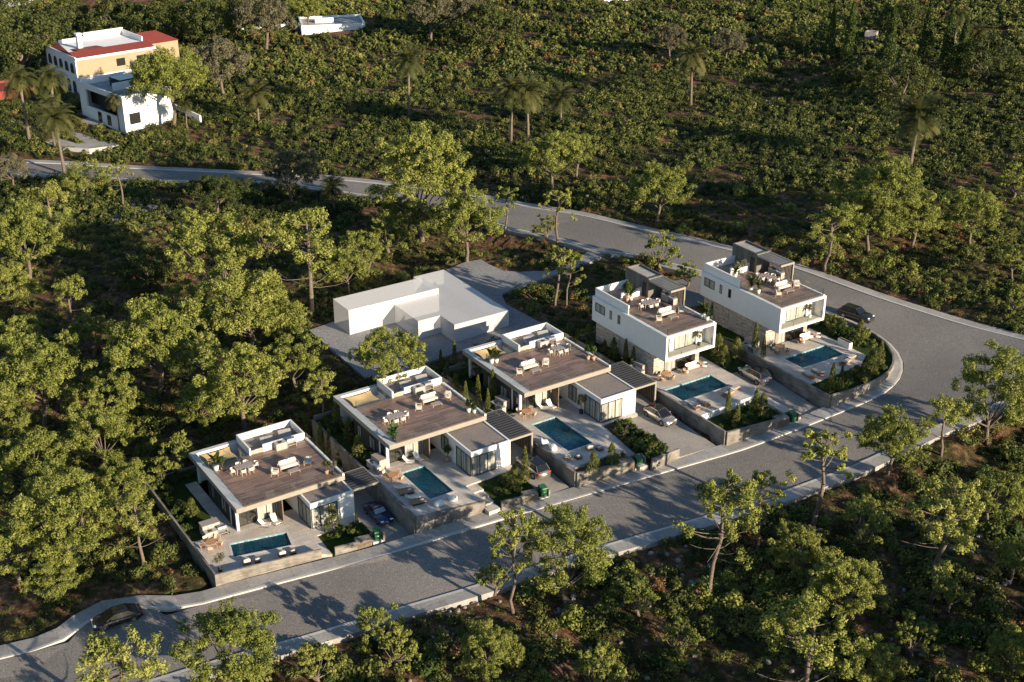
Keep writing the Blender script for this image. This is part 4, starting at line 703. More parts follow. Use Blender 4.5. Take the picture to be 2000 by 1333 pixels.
# ground furniture
for i, c in {1: ((3.45, 1.15, 50), (4.75, 1.0, 5)), 2: ((3.05, 1.35, 50), (4.35, 1.3, 5)), 3: ((3.7, 1.45, 50), (4.85, 1.25, 5))}.items():
    for (x, y, a), nm in zip(c, ('angled', 'straight')): put('sling', b_sling, 'lounge chair', f'{nm} white sling chair by the windows of the {HN[i]}', i, x, y, .01, a, 'white sling lounge chairs')
for i, (x, y), n, m_ in ((1, (-3.1, .35), 5, 't'), (2, (-.25, -1.05), 4, 't'), (3, (1.0, 1.05), 4, 't'), (4, (1.45, 1.55), 4, 'r'), (5, (1.55, 1.1), 4, 'r')):
    put('rtable', b_rtable, 'round table', f'round wooden terrace table of the {HN[i]}', i, x, y, .01, 0, 'round terrace tables')
    for k in range(n):
        t = math.pi * 2 * k / n + .5; px, py = x + math.cos(t) * .98, y + math.sin(t) * .98; dr = ('far right', 'far left', 'near left', 'near right')[k] if n == 4 else ('right', 'far right', 'far left', 'near left', 'near right')[k]
        if m_ == 't': put('tchair', b_tchair, 'wooden chair', f'{dr} teak chair at the round table of the {HN[i]}', i, px, py, .01, math.degrees(t) - 90, 'teak terrace chairs')
        else: put('rchair', b_rchair, 'rattan chair', f'{dr} rattan chair at the round table of the {HN[i]}', i, px, py, .01, math.degrees(t) - 90, 'rattan terrace chairs', .85)
put('ykitchen', b_ykitchen, 'outdoor kitchen', 'stone barbecue kitchen beside the lawn of the leftmost bungalow', 1, -1.75, 2.2, 0, 0, 'garden barbecue kitchens')
put('ykitchen', b_ykitchen, 'outdoor kitchen', 'stone barbecue kitchen behind the pergola of the blue car', 2, -.95, 2.2, 0, -85, 'garden barbecue kitchens', .9)
put('ykitchen', b_ykitchen, 'outdoor kitchen', 'stone barbecue kitchen behind the pergola of the bronze SUV', 3, -1.0, 4.3, 0, -85, 'garden barbecue kitchens', .9)
put('ykitchen', b_ykitchen, 'outdoor kitchen', 'stone kitchen behind the pergola of the silver crossover', 4, -.75, 4.6, 0, -85, 'garden barbecue kitchens', .9)
put('ykitchen', b_ykitchen, 'outdoor kitchen', 'stone kitchen against the long wall of the corner villa', 5, -1.8, 3.4, 0, -85, 'garden barbecue kitchens', .9)
low = 'low poolside armchairs of the leftmost bungalow'
put('low', b_low, 'low armchair', 'low armchair left of the brown side table, by the front wall', 1, -1.05, -4.55, .01, 168, low); put('low', b_low, 'low armchair', 'low armchair left of the dark side table, by the front wall', 1, 2.75, -5.3, .01, 168, low)
put('stable', b_stable, 'side table', 'brown side table with towel between the two low armchairs', 1, .05, -4.85, .01, -12, 'rattan side tables', .9); put('stable', b_stable, 'side table', 'dark side table with towel near the right end of the front wall', 1, 3.9, -5.5, .01, -12, 'rattan side tables', .9)
put('towel', b_towel, 'towel', 'folded towel on the brown side table of the leftmost pool', 1, .05, -4.85, .3, 0, 'folded towels'); put('towel', b_towel, 'towel', 'folded towel on the dark side table of the leftmost pool', 1, 3.9, -5.5, .3, 10, 'folded towels')
for k, (x, y, nm) in enumerate(((-.4, -3.35, 'rear'), (-.3, -5.95, 'front'))):
    put('lounger', b_lounger, 'sun lounger', f'{nm} cushioned sun lounger along the driveway wall of the middle bungalow', 2, x, y, .01, 80, 'cushioned sun loungers')
    put('stable', b_stable, 'side table', f'long dark wicker table beside the {nm} sun lounger, middle bungalow', 2, x + .05, y - 1.05, .01, 80, 'rattan side tables', (1., 1.7, 1.)); put('towel', b_towel, 'towel', f'blue towel on the wicker table by the {nm} lounger, middle bungalow', 2, x + .45, y - 1., .33, 20, 'folded towels')
put('bag', b_bag, 'bean bag', 'high-backed white bean bag near the front wall, middle bungalow', 2, 3.3, -8.55, .01, 160, 'white bean bags'); put('pouf', b_pouf, 'bean bag', 'rounded white bean bag left of the high-backed one, middle bungalow', 2, 1.45, -8.7, .01, 10, 'white bean bags')
put('bag', b_bag, 'bean bag', 'high-backed white bean bag beside the pergola post, third bungalow', 3, -1.0, -5.85, .01, 70, 'white bean bags'); put('pouf', b_pouf, 'bean bag', 'rounded white bean bag in front of the pergola post, third bungalow', 3, -.9, -7.5, .01, 70, 'white bean bags')
put('low', b_low, 'low armchair', 'cushioned low chair nearest the driveway wall, third bungalow pool', 3, -.75, -10.2, .01, 150, 'low chairs by the third pool'); put('low', b_low, 'low armchair', 'cushioned low chair at the near right pool corner, third bungalow', 3, 2.7, -9.85, .01, 160, 'low chairs by the third pool')
put('stable', b_stable, 'side table', 'dark side table by the driveway wall, third bungalow', 3, .45, -10.7, .01, 0, 'rattan side tables', .9); put('stable', b_stable, 'side table', 'dark side table behind the planter conifers, third bungalow', 3, 3.7, -10.5, .01, 0, 'rattan side tables', .9)
put('towel', b_towel, 'towel', 'towel on the side table by the driveway wall, third bungalow', 3, .45, -10.7, .3, 0, 'folded towels'); put('towel', b_towel, 'towel', 'towel on the side table behind the planter conifers', 3, 3.7, -10.5, .3, 0, 'folded towels')
for i in (4, 5):
    o = 0 if i == 4 else .4
    for x, y, a, nm in ((-.55, -6.5, 175, 'leftmost'), (1.05, -6.5, 175, 'second from left'), (5.2 + o * 2.4, -6.35, 100, 'front right'), (6.7 + o * 2.6, -5.75, 100, 'rear right')): put('lounge_dark', b_lounge_dark, 'sun lounger', f'grey rattan sun lounger, {nm} before the {HN[i]} pool', i, x, y, .01, a, 'grey rattan sun loungers')
    put('rsofa', b_rsofa, 'rattan sofa', f'white cushioned rattan sofa under the balcony of the {HN[i]}', i, 6.2 + o * 2.4, 1.8, .01, 0, 'white terrace sofas')
    put('rarm', b_rarm, 'rattan armchair', f'rattan armchair left of the terrace sofa of the {HN[i]}', i, 4.45 + o * 3, 1.1, .01, 60, 'rattan armchairs'); put('rarm', b_rarm, 'rattan armchair', f'rattan armchair right of the terrace sofa of the {HN[i]}', i, 7.75 + o * 2.4, 1.15, .01, -50, 'rattan armchairs')
r = thing('planter_box', 'long white planter box beside the pool of the corner villa', 'planter', W(5, 10.0, -2.55, 0), YAW); s = MB(); s.box(-.3, .3, -1.05, 1.05, 0, .85); s.build('box', 'plaster', r); MB().box(-.24, .24, -.98, .98, .85, .87).build('soil', 'soil_bed', r)
# meter cabinets, bin bays and bins by the pavement
for i, (xa, ya), (xb, yb), zt, lb in ((1, (7.75, -8.05), (11.9, -8.75), .75, 'leftmost'), (2, (7.8, -11.6), (12.3, -12.35), -.1, 'middle'), (4, (5.5, -14.35), (7.6, -14.75), -.05, 'left two-storey'), (3, (4.2, -14.45), (5.6, -14.75), .015, 'third')):
    r = thing('cabinet_wall', f'roadside concrete wall with two dark cabinet doors, {lb} plot', 'wall', HO[i], YAW, 'roadside walls with cabinet doors'); s = MB(); s.seg((xa, ya), (xb, yb), .25, -2.6, zt); s.build('wall', 'board_concrete', r)
    d = np.array([xb - xa, yb - ya]); L = np.hypot(*d); d /= L; nrm = np.array([d[1], -d[0]])
    p = np.array([xb, yb]) - d * 1.7; s = MB(); s.seg(p + -nrm * .55, np.array([xb, yb]) - nrm * .55, .86, -2.6, zt + .006); s.build('cabinet', 'board_concrete', r)
    for k in (0, 1): a = np.array([xb, yb]) - d * (1.6 - .75 * k) + nrm * .14; s = MB(); s.seg(a, a + d * .7, .03, zt - 1.15 + (.15 if i == 4 else 0), zt - .2); s.build('cabinet_door', 'screen_wood', r)
    bx = np.array([xb, yb]) + d * .75 - nrm * .35; s = MB(); s.seg(np.array([xb, yb]) + d * 1.4 + nrm * .12, np.array([xb, yb]) + d * 1.4 - nrm * 1.1, .18, -2.6, zt + .1); s.build('bay_wall', 'board_concrete', r); s = MB(); s.seg(np.array([xb, yb]) + d * .1 - nrm * 1.02, np.array([xb, yb]) + d * 1.3 - nrm * 1.02, .16, -2.6, zt + .09); s.build('bay_back', 'board_concrete', r)
    gb = gz(*W(i, *(bx + nrm * .3))[:2]) - HO[i][2] + .14; s = MB(); s.seg(np.array([xb, yb]) + d * .13 - nrm * .45, np.array([xb, yb]) + d * 1.3 - nrm * .45, 1.1, -2.6, gb); s.build('bay_floor', 'kerbstone', r)
    put('bin', b_bin, 'wheelie bin', f'green wheelie bin in the roadside bay of the {lb} plot', i, bx[0], bx[1], gb + .005, math.degrees(math.atan2(d[1], d[0])), 'green wheelie bins', 1.12)

# ================================================================ cars
def car(label, name, body, L, Wd, H, wb, P, rz, style='suv', roofmat=None):
    r = thing(name, label, 'car', P, rz); w2 = Wd / 2; n = 15; X = np.linspace(-L / 2, L / 2, n)   # +x is the front
    u = (X + L / 2) / L
    if style == 'suv': hood = .60 * H; belt = .64 * H; tail = .64 * H; cab = (-.44 * L, .20 * L); roof = (-.34 * L, .05 * L); gc = .2
    elif style == 'classic': hood = .60 * H; belt = .62 * H; tail = .56 * H; cab = (-.28 * L, .14 * L); roof = (-.19 * L, .02 * L); gc = .16
    else: hood = .56 * H; belt = .62 * H; tail = .62 * H; cab = (-.42 * L, .27 * L); roof = (-.2 * L, .06 * L); gc = .17
    s = MB(); secs = []
    for x, t in zip(X, u):
        pl = 1 - .22 * max(0, (abs(t - .5) - .36) / .14) ** 1.6; hw = w2 * pl; top = (tail if t < .35 else hood) if not (cab[0] < x < cab[1]) else belt
        if t > .86: top -= (t - .86) / .14 * .16 * H
        if t < .08: top -= (.08 - t) / .08 * .08 * H
        zb = gc + (.1 if t > .93 or t < .05 else 0); secs.append([(-hw * .86, zb), (-hw, zb + .12), (-hw * 1.0, .42 * H), (-hw * .95, top - .04), (-hw * .80, top), (0, top + .035), (hw * .80, top), (hw * .95, top - .04), (hw * 1.0, .42 * H), (hw, zb + .12), (hw * .86, zb)])
    m_ = len(secs[0]); s.v = [(x, y, z) for x, sc in zip(X, secs) for y, z in sc]
    for k in range(n - 1):
        for j in range(m_): a = k * m_ + j; b = k * m_ + (j + 1) % m_; s.f.append((a, b, b + m_, a + m_))
    s.f.append(tuple(range(m_))[::-1]); s.f.append(tuple((n - 1) * m_ + j for j in range(m_))); s.build('body', body, r, True)
    # greenhouse
    x0, x1 = cab; r0, r1 = roof; bz_ = belt; wz = w2 * .86; wr = w2 * .68; zr = H - .04; s = MB()
    s.v = [(x0, -wz, bz_), (x1, -wz, bz_), (x1, wz, bz_), (x0, wz, bz_), (r0, -wr, zr), (r1, -wr, zr), (r1, wr, zr), (r0, wr, zr)]; s.f = [(4, 5, 6, 7), (0, 1, 5, 4), (1, 2, 6, 5), (2, 3, 7, 6), (3, 0, 4, 7)]
    s.build('cabin_glass', 'glass_dark', r)
    s = MB(); s.soft((r0 + r1) / 2, 0, zr - .005, (r1 - r0) / 2 + .06, wr + .03, .045, .25); s.build('roof', roofmat or body, r, True)
    for sy in (-1, 1):
        s = MB(); s.tube([(x0, sy * wz, bz_), (r0, sy * (wr + .01), zr), (r1, sy * (wr + .01), zr), (x1, sy * wz, bz_)], .035, 5); s.build('pillar', body, r)
        xm = (r0 + r1) / 2; MB().tube([(xm, sy * (wr + .015), zr), (xm, sy * (wz + .01), bz_)], .03, 5).build('door_pillar', 'frame_black', r)
        m2 = MB().soft(x1 - .12 * L, sy * (w2 + .07), belt + .06, .09, .1, .07, .5); m2.build('mirror', body, r, True)
        MB().soft(L / 2 - .2, sy * w2 * .66, hood - .16, .13, .2, .07, .6).build('headlight', 'lamp_white', r, True); MB().soft(-L / 2 + .09, sy * w2 * .72, tail - .14, .07, .2, .1 if style != 'classic' else .05, .5).build('taillight', 'lamp_red', r, True)
        for x in (wb / 2 + .02, -wb / 2 + .02):
            R = .37 if style != 'classic' else .32; t_ = MB().tube([(x, sy * (w2 - .2), R), (x, sy * (w2 + .015), R)], R, 18).build('wheel', 'rubber', r); MB().tube([(x, sy * (w2 + .01), R), (x, sy * (w2 + .03), R)], R * .66, 12).build('rim', 'alloy', t_)
            MB().tube([(x, sy * (w2 - .1), R + .01), (x, sy * (w2 + .006), R + .01)], R + .07, 18).build('wheel_arch', 'inner_dark', r)
    MB().box(L / 2 - .1, L / 2 + .012, -w2 * .5, w2 * .5, gc + .18, gc + .36).build('grille', 'inner_dark', r)
    MB().box(-L / 2 - .01, -L / 2 + .05, -.26, .26, .42 * H - .03, .42 * H + .09).build('number_plate', 'white_mark', r)
    MB().box(L / 2 - .6, L / 2 - .02, -w2 * .86, w2 * .86, gc, gc + .1).build('bumper', 'inner_dark' if style != 'classic' else 'steel', r)
    if style == 'classic':
        s = MB(); s.v = [(x1 + .012, -wz * .9, bz_ + .03), (r1 + .03, -wr * .95, zr - .03), (r1 + .03, wr * .95, zr - .03), (x1 + .012, wz * .9, bz_ + .03)]; s.f = [(0, 3, 2, 1)]; s.build('windscreen', 'windscreen', r)
    else:
        s = MB(); s.v = [(x1 + .01, -wz * .92, bz_ + .03), (r1 + .02, -wr * .96, zr - .03), (r1 + .02, wr * .96, zr - .03), (x1 + .01, wz * .92, bz_ + .03)]; s.f = [(0, 3, 2, 1)]; s.build('windscreen', 'glass_dark', r)
    return r
def cz(i, x, y, zl): p = W(i, x, y, zl); return p
car('dark blue classic coupe facing the street on the left driveway', 'classic_car', 'car_blue', 4.7, 1.8, 1.34, 2.55, W(1, 15.15, -4.1, -.06), YAW - rad(90), 'classic')
car('bronze SUV with black roof, tail to the street', 'parked_car', 'car_bronze', 5.1, 2.0, 1.75, 3.0, W(2, 15.0, -7.3, -.68), YAW + rad(90), 'suv', 'glass_dark')
car('silver crossover with black roof facing the street', 'parked_car', 'car_silver', 4.8, 1.95, 1.55, 2.9, W(3, 14.95, -7.9, -.47), YAW - rad(88), 'hatch', 'glass_dark')
car('pale SUV beside the long wall of the corner villa', 'parked_car', 'car_silver', 4.8, 1.95, 1.7, 2.95, W(4, 11.55, -4.3, -.4), YAW + rad(90), 'suv', 'glass_dark')
p = atg(1671, 622); car('matt black SUV parked on the road outside the corner villa', 'parked_car', 'car_graphite', 5.0, 2.0, 1.7, 2.95, (p[0], p[1], p[2] + .01), rad(-43), 'suv')
p = atg(229, 1214); car('black saloon at the kerb in the lower left corner of the road', 'parked_car', 'car_black', 5.1, 1.98, 1.45, 3.05, (p[0], p[1], p[2] + .01), rad(209), 'hatch')
p = W(4, 11.3, 20.5); car('dark car half hidden between the two-storey villas', 'parked_car', 'car_black', 4.6, 1.9, 1.5, 2.8, (p[0], p[1], gz(p[0], p[1]) + .06), YAW - rad(90), 'hatch')
# ================================================================ vegetation
def quads_mesh(name, V, tint, mat):
    n = len(V); me = bpy.data.meshes.new(name); me.vertices.add(4 * n); me.vertices.foreach_set('co', V.reshape(-1).astype(np.float32)); me.loops.add(4 * n); me.loops.foreach_set('vertex_index', np.arange(4 * n, dtype=np.int32))
    me.polygons.add(n); me.polygons.foreach_set('loop_start', np.arange(0, 4 * n, 4, dtype=np.int32)); me.update(calc_edges=True)
    a = me.attributes.new('tint', 'FLOAT', 'FACE'); a.data.foreach_set('value', tint.astype(np.float32)); me.materials.append(M[mat]); return me
def unit(v): return v / np.maximum(np.linalg.norm(v, axis=-1, keepdims=True), 1e-6)
def leaves(cen, radius, per, size, out=None, flat_=0., squash=1., shell=.55):
    """leaf-sized diamonds round each clump centre -> (n,4,3), tint"""
    cen = np.asarray(cen, float); k = len(cen); radius = np.broadcast_to(np.asarray(radius, float), (k,)); n = k * per; c = np.repeat(cen, per, 0); rr = np.repeat(radius, per)
    d = unit(rng.normal(size=(n, 3))); rad_ = rr * (shell + (1 - shell) * rng.random(n)) ; off = d * rad_[:, None]; off[:, 2] *= squash; p = c + off
    nrm = unit(d * 1.25 + rng.normal(size=(n, 3)) * .5 + np.array([0, 0, flat_])); t = unit(np.cross(nrm, rng.normal(size=(n, 3)))); b = np.cross(nrm, t); s_ = size * (.6 + .8 * rng.random(n))[:, None]
    V = np.stack([p - t * s_, p - b * s_ * .62, p + t * s_, p + b * s_ * .62], 1)
    ct = np.repeat(np.clip(rng.normal(.5, .16, k), 0, 1), per); return V, np.clip(ct + rng.normal(0, .1, n), 0, 1)
def dome(n, rx, rz, z0, inner=.0, low=-.25, sharp=0):
    d = unit(rng.normal(size=(n * 3, 3))); d = d[d[:, 2] > low][:n]; r = 1 - inner * rng.random(len(d)) ** 1.5; lump = 1 + .16 * np.sin(d[:, 0] * 5 + sharp) * np.cos(d[:, 1] * 4.3 + sharp * 2) + .1 * np.sin(d[:, 2] * 7 + sharp)
    return np.stack([d[:, 0] * rx * r * lump, d[:, 1] * rx * r * lump, z0 + d[:, 2] * rz * r * lump], 1)
def limb_pts(a, b, sag=.0, k=4):
    a, b = np.array(a), np.array(b); out = []
    for t in np.linspace(0, 1, k + 1): p = a + (b - a) * t; p[2] += sag * math.sin(math.pi * t); p[:2] += rng.normal(0, .06, 2) * (0 < t < 1) * np.linalg.norm(b - a) * .3; out.append(tuple(p))
    return out
PROTO = {}
def proto(name, Vt, wood, lmat, wmat='trunk'):
    V = np.concatenate([v for v, _ in Vt]); t = np.concatenate([x for _, x in Vt]); PROTO[name] = (quads_mesh(name + '_crown', V, t, lmat), wood, wmat)
    me = bpy.data.meshes.new(name + '_trunk'); me.from_pydata(wood.v, [], wood.f); me.materials.append(M[wmat]); me.polygons.foreach_set('use_smooth', [True] * len(me.polygons)); PROTO[name] = (PROTO[name][0], me)
def pine_broad(name, seed, H=10., R=4.6, mat='leaf_pine', n=46, squash=.62, trunk=.38, per=38, size=.105, gaps=.3):
    global rng; rng = np.random.default_rng(seed); w_ = MB(); th = H * trunk; lean = rng.normal(0, .4, 2); w_.tube(limb_pts((0, 0, -.6), (lean[0], lean[1], th), 0, 4), [.32, .27, .24, .22, .2], 8)
    cz_ = th + (H - th) * .42; top = dome(int(n * 1.9), R, (H - cz_), cz_, .45, -.55, seed); cen = []; rads = []
    keep = (np.sin(top[:, 0] * 1.7 * 4.6 / R + seed) * np.sin(top[:, 1] * 1.5 * 4.6 / R + seed * 2) + rng.normal(0, .3, len(top))) > -1.15 + gaps * 1.3; top = top[keep]
    for p in top:
        m_ = rng.integers(7, 12); rr = rng.uniform(.6, 1.0) * R / 4.6
        sub = p + unit(rng.normal(size=(m_, 3))) * rr * np.array([1.15, 1.15, squash]) * rng.uniform(.3, 1, (m_, 1)); cen.append(sub); rads.append(rng.uniform(.30, .50, m_) * R / 4.6)
    idx = rng.permutation(len(top))[:13]
    for k in idx: b0 = np.array([lean[0], lean[1], th]) * rng.uniform(.72, 1.0); w_.tube(limb_pts(b0, top[k] * np.array([.93, .93, .97]), -.3, 3), [.11, .08, .05, .025], 5, False)
    cen = np.concatenate(cen); proto(name, [leaves(cen, np.concatenate(rads), per, size, flat_=.45)], w_, mat)
def tuft_pine(name, seed, H=11., R=3.2, n=34, lower=4, bare=.5, mat='leaf_tuft', dens=52, br=.62):
    global rng; rng = np.random.default_rng(seed); w_ = MB(); lean = rng.normal(0, .5, 2); th = H * .93; w_.tube(limb_pts((0, 0, -.6), (lean[0], lean[1], th), 0, 5), [.22, .2, .18, .15, .12, .06], 7)
    cen = []; rads = []
    for k in range(n):
        f = rng.random() ** .6; z = H * (bare + (1 - bare) * f); a = rng.uniform(0, 2 * math.pi); rr = R * (1 - .55 * f ** 2.2) * rng.uniform(.35, 1.05) if f < .93 else R * .35 * rng.random(); c = np.array([math.cos(a) * rr, math.sin(a) * rr, min(H, z + rr * .18)]); ax = np.array([lean[0] * z / H, lean[1] * z / H, z - rr * .22]); c[:2] += ax[:2]
        w_.tube(limb_pts(ax, c, -.12, 2), [.06, .045, .025], 4, False); m_ = 4; rb = rng.uniform(.75, 1.15) * br; cen.append(c + rng.normal(0, .42 * rb, (m_, 3)) * np.array([1, 1, .6])); rads.append(np.full(m_, rb * .62))
    for k in range(lower):
        z = H * rng.uniform(bare * .6, bare); a = rng.uniform(0, 6.28); rr = R * rng.uniform(.6, 1.); c = np.array([math.cos(a) * rr, math.sin(a) * rr, z + .4]); w_.tube(limb_pts((lean[0] * z / H, lean[1] * z / H, z), c, -.2, 3), [.045, .035, .025, .015], 4, False)
        if k % 2: cen.append(c + rng.normal(0, .25, (3, 3))); rads.append(np.full(3, .42))
    proto(name, [leaves(np.concatenate(cen), np.concatenate(rads), dens, .10, flat_=.3, shell=.3)], w_, mat)
def round_tree(name, seed, H=8, R=5., mat='leaf_dark', trunk=.22, n=210, per=44, size=.15):
    global rng; rng = np.random.default_rng(seed); w_ = MB(); th = H * trunk; w_.tube([(0, 0, -.6), (.1, 0, th), (.2, .1, th * 1.6)], [.35, .28, .2], 8); cz_ = th + (H - th) * .4; top = dome(n, R, H - cz_, cz_, .12, -.55, seed)
    for p in top[:10]: w_.tube(limb_pts((.1, 0, th * .9), p * np.array([.9, .9, .95]), -.2, 3), [.14, .1, .06, .03], 5, False)
    proto(name, [leaves(top, rng.uniform(.45, .8, len(top)) * R / 5, per, size, flat_=.2)], w_, mat)
def palm(name, seed, H=9., fr=56, fl=3.3, mat='leaf_palm', droop=1.):
    global rng; rng = np.random.default_rng(seed); w_ = MB(); w_.tube([(0, 0, -.5), (.08, 0, H * .3), (.15, .1, H * .7), (.1, .1, H)], [.28, .2, .18, .26], 9); V = []; T = []
    for k in range(fr):
        a = 2.399 * k + rng.normal(0, .2); el = rng.uniform(-.45, 1.25) if k > 8 else rng.uniform(.9, 1.4); L = fl * rng.uniform(.85, 1.1); P = []; d = np.array([math.cos(a) * math.cos(el), math.sin(a) * math.cos(el), math.sin(el)]); p = np.array([.1, .1, H]); st = 12
        for j in range(st + 1): P.append(p.copy()); p = p + d * L / st; d = unit((d + np.array([0, 0, -.11 * droop * (1 + j / st)]))[None])[0]
        P = np.array(P); tn = rng.uniform(.25, .8)
        for j in range(1, st):
            ax = unit((P[j + 1] - P[j - 1])[None])[0]; sd_ = unit(np.cross(ax, [0, 0, 1])[None])[0]; ll = .55 * math.sin(math.pi * (.12 + .83 * j / st)) + .1
            for sg in (-1, 1):
                for h_ in (0., .5):
                    q0 = P[j] + (P[j + 1] - P[j]) * h_; tip = q0 + (sd_ * sg + ax * .7 + np.array([0, 0, -.35])) * ll; w4 = ax * .05; V.append([q0 - w4, q0 + w4, tip + w4 * .5, tip - w4 * .5]); T.append(tn + rng.normal(0, .06))
    for k in range(10): a = rng.uniform(0, 6.28); c = np.array([.1, .1, H]); e_ = c + np.array([math.cos(a) * .7, math.sin(a) * .7, -1.3]); V.append([c + [.1, 0, 0], c + [-.1, 0, 0], e_ + [-.12, 0, 0], e_ + [.12, 0, 0]]); T.append(.95)
    proto(name, [(np.array(V), np.clip(np.array(T), 0, 1))], w_, mat, 'palm_trunk')
def column(name, seed, H=4., R=.38, n=1500, mat='leaf_cypress', size=.075, lump=0., base=.1):
    global rng; rng = np.random.default_rng(seed); w_ = MB(); w_.tube([(0, 0, -.1), (0, 0, H * .8)], [.05, .02], 6); t = rng.random(n) ** .9; z = base + t * (H - base); prof = np.minimum(1, t * 7 + .35) * (1 - t) ** .62 * 1.25; a = rng.uniform(0, 6.28, n)
    r_ = R * prof * (.72 + .3 * rng.random(n)) * (1 + lump * np.sin(a * 3 + z * 2.6 * 4 / H) * np.sin(z * 5.3 * 4 / H + seed)); c = np.stack([np.cos(a) * r_, np.sin(a) * r_, z], 1)
    V, tt = leaves(c, .05, 1, size, flat_=.6); proto(name, [(V, tt)], w_, mat)
def thuja(name, seed, H=3.6, R=1., mat='leaf_cypress', n=110):
    global rng; rng = np.random.default_rng(seed); w_ = MB(); w_.tube([(0, 0, -.1), (0, 0, H * .85)], [.09, .03], 6); t = rng.random(n) ** .85; z = .15 + t * (H - .25); a = rng.uniform(0, 6.28, n); r_ = R * (1 - t) ** .75 * (.55 + .5 * rng.random(n)) + .04; c = np.stack([np.cos(a) * r_, np.sin(a) * r_, z], 1)
    for p in c[::6]: w_.tube([(0, 0, max(.1, p[2] - .2)), tuple(p)], [.03, .012], 4, False)
    proto(name, [leaves(c, rng.uniform(.13, .26, n) * R, 26, .062, flat_=.5, squash=1.2)], w_, mat)
def ball(name, seed, n=26, R=.5, mat='leaf_garden', per=34, size=.06, h=.8, rz=.42):
    global rng; rng = np.random.default_rng(seed); w_ = MB(); c = dome(n, R * .8, rz * .8, h * .5, .6, -.5, seed)
    for p in c[:9]: w_.tube([(0, 0, -.08), tuple(p)], [.025, .01], 4, False)
    proto(name, [leaves(c, R * .3, per, size, flat_=.4)], w_, mat)
def pot_tree(name, seed, mat, h=1.9, R=.6, pot='white_pot', leafsize=.07, n=24, per=26):
    global rng; rng = np.random.default_rng(seed); w_ = MB(); w_.tube([(0, 0, .3), (.03, 0, h - R)], [.04, .03], 6); c = dome(n, R * .8, R * .8, h - R * .6, .5, -.8, seed)
    for p in c[:7]: w_.tube([(.03, 0, h - R * 1.2), tuple(p)], [.02, .008], 4, False)
    proto(name, [leaves(c, R * .32, per, leafsize)], w_, mat); PROTO[name] += (pot,)
def pot_lush(name, seed, mat, h=1.5, pot='white_pot', nl=34, wd=.13):
    global rng; rng = np.random.default_rng(seed); w_ = MB(); w_.tube([(0, 0, .25), (0, 0, .6)], [.05, .03], 6); V = []; T = []
    for k in range(nl):
        a = rng.uniform(0, 6.28); el = rng.uniform(.35, 1.45); L = rng.uniform(.5, 1.) * h * .62; o_ = np.array([0, 0, rng.uniform(.45, h * .75)]); d = np.array([math.cos(a) * math.cos(el), math.sin(a) * math.cos(el), math.sin(el)]); sdv = np.array([-math.sin(a), math.cos(a), 0]) * wd; m_ = o_ + d * L * .55; e_ = o_ + d * L + np.array([math.cos(a), math.sin(a), -.5]) * .12
        V += [[o_ - sdv * .2, o_ + sdv * .2, m_ + sdv, m_ - sdv], [m_ - sdv, m_ + sdv, e_ + sdv * .15, e_ - sdv * .15]]; t = rng.uniform(.1, 1); T += [t, t]
    proto(name, [(np.array(V), np.array(T))], w_, mat); PROTO[name] += (pot,)
def plant(kind, P, scale, label, cat, name, group=None, rz=None, root_z=None):
    cr, wd_ = PROTO[kind][:2]; rz = random.uniform(0, 6.28) if rz is None else rz; r = thing(name, label, cat, tuple(P), rz, group, scale)
    a = bpy.data.objects.new('crown' if cat == 'tree' else 'foliage', cr); C.objects.link(a); a.parent = r; b = bpy.data.objects.new('trunk' if cat == 'tree' else 'stem', wd_); C.objects.link(b); b.parent = r
    if len(PROTO[kind]) > 2:
        mt = PROTO[kind][2]; key = 'potmesh_' + mt
        if key not in CACHE: q_ = MB().cyl(0, 0, 0, .42, .19, .25, 14).cyl(0, 0, .42, .45, .27, .27, 14); o = q_.build('pot', mt, r, True); CACHE[key] = o.data
        else: o = bpy.data.objects.new('pot', CACHE[key]); C.objects.link(o); o.parent = r
    return r
pine_broad('b0', 11, 10, 4.6); pine_broad('b1', 12, 10, 4.8, n=54, gaps=.15); pine_broad('b2', 13, 10.5, 4.3, n=40, gaps=.5, squash=.5); pine_broad('b3', 14, 9, 5., n=50, trunk=.3, gaps=.35, squash=.45); pine_broad('b4', 15, 12.5, 4.8, n=52, trunk=.3, gaps=.3)
pine_broad('y0', 16, 6, 2.6, n=24, trunk=.25, per=26, size=.095, gaps=.5); pine_broad('g0', 17, 9, 4.6, mat='leaf_grey', n=44, trunk=.42, gaps=.4); pine_broad('u0', 18, 11, 5.2, mat='leaf_pine', n=60, trunk=.52, gaps=.05, squash=.8, per=38); pine_broad('f0', 19, 7, 5., n=40, trunk=.5, squash=.35, mat='leaf_dark', gaps=.4)
tuft_pine('t0', 21); tuft_pine('t1', 22, 12, 3.4, n=40, lower=7, bare=.55); tuft_pine('t2', 23, 9, 3.4, n=30, bare=.45, br=.8); tuft_pine('t3', 24, 9, 2.9, n=22, lower=3, bare=.66, br=.48)
round_tree('r0', 31); round_tree('r1', 32, 6, 4.6, trunk=.1, n=190); round_tree('r2', 33, 8, 5.5, mat='leaf_pine', n=230, trunk=.35, size=.13)
palm('p0', 41); palm('p1', 42, 8, 62, 3.5); palm('p2', 43, 5.5, 60, 3.4, droop=.8); palm('p3', 44, 8.5, 46, 3.6, droop=1.5)
column('c0', 51); column('c1', 52, 4, .45, 1600, lump=.25); column('k0', 53, 12, 1.15, 4400, 'leaf_garden', .17, .2, .3); thuja('h0', 61); thuja('h1', 62, 3.2, 1.1); thuja('h2', 63, 4.2, .9)
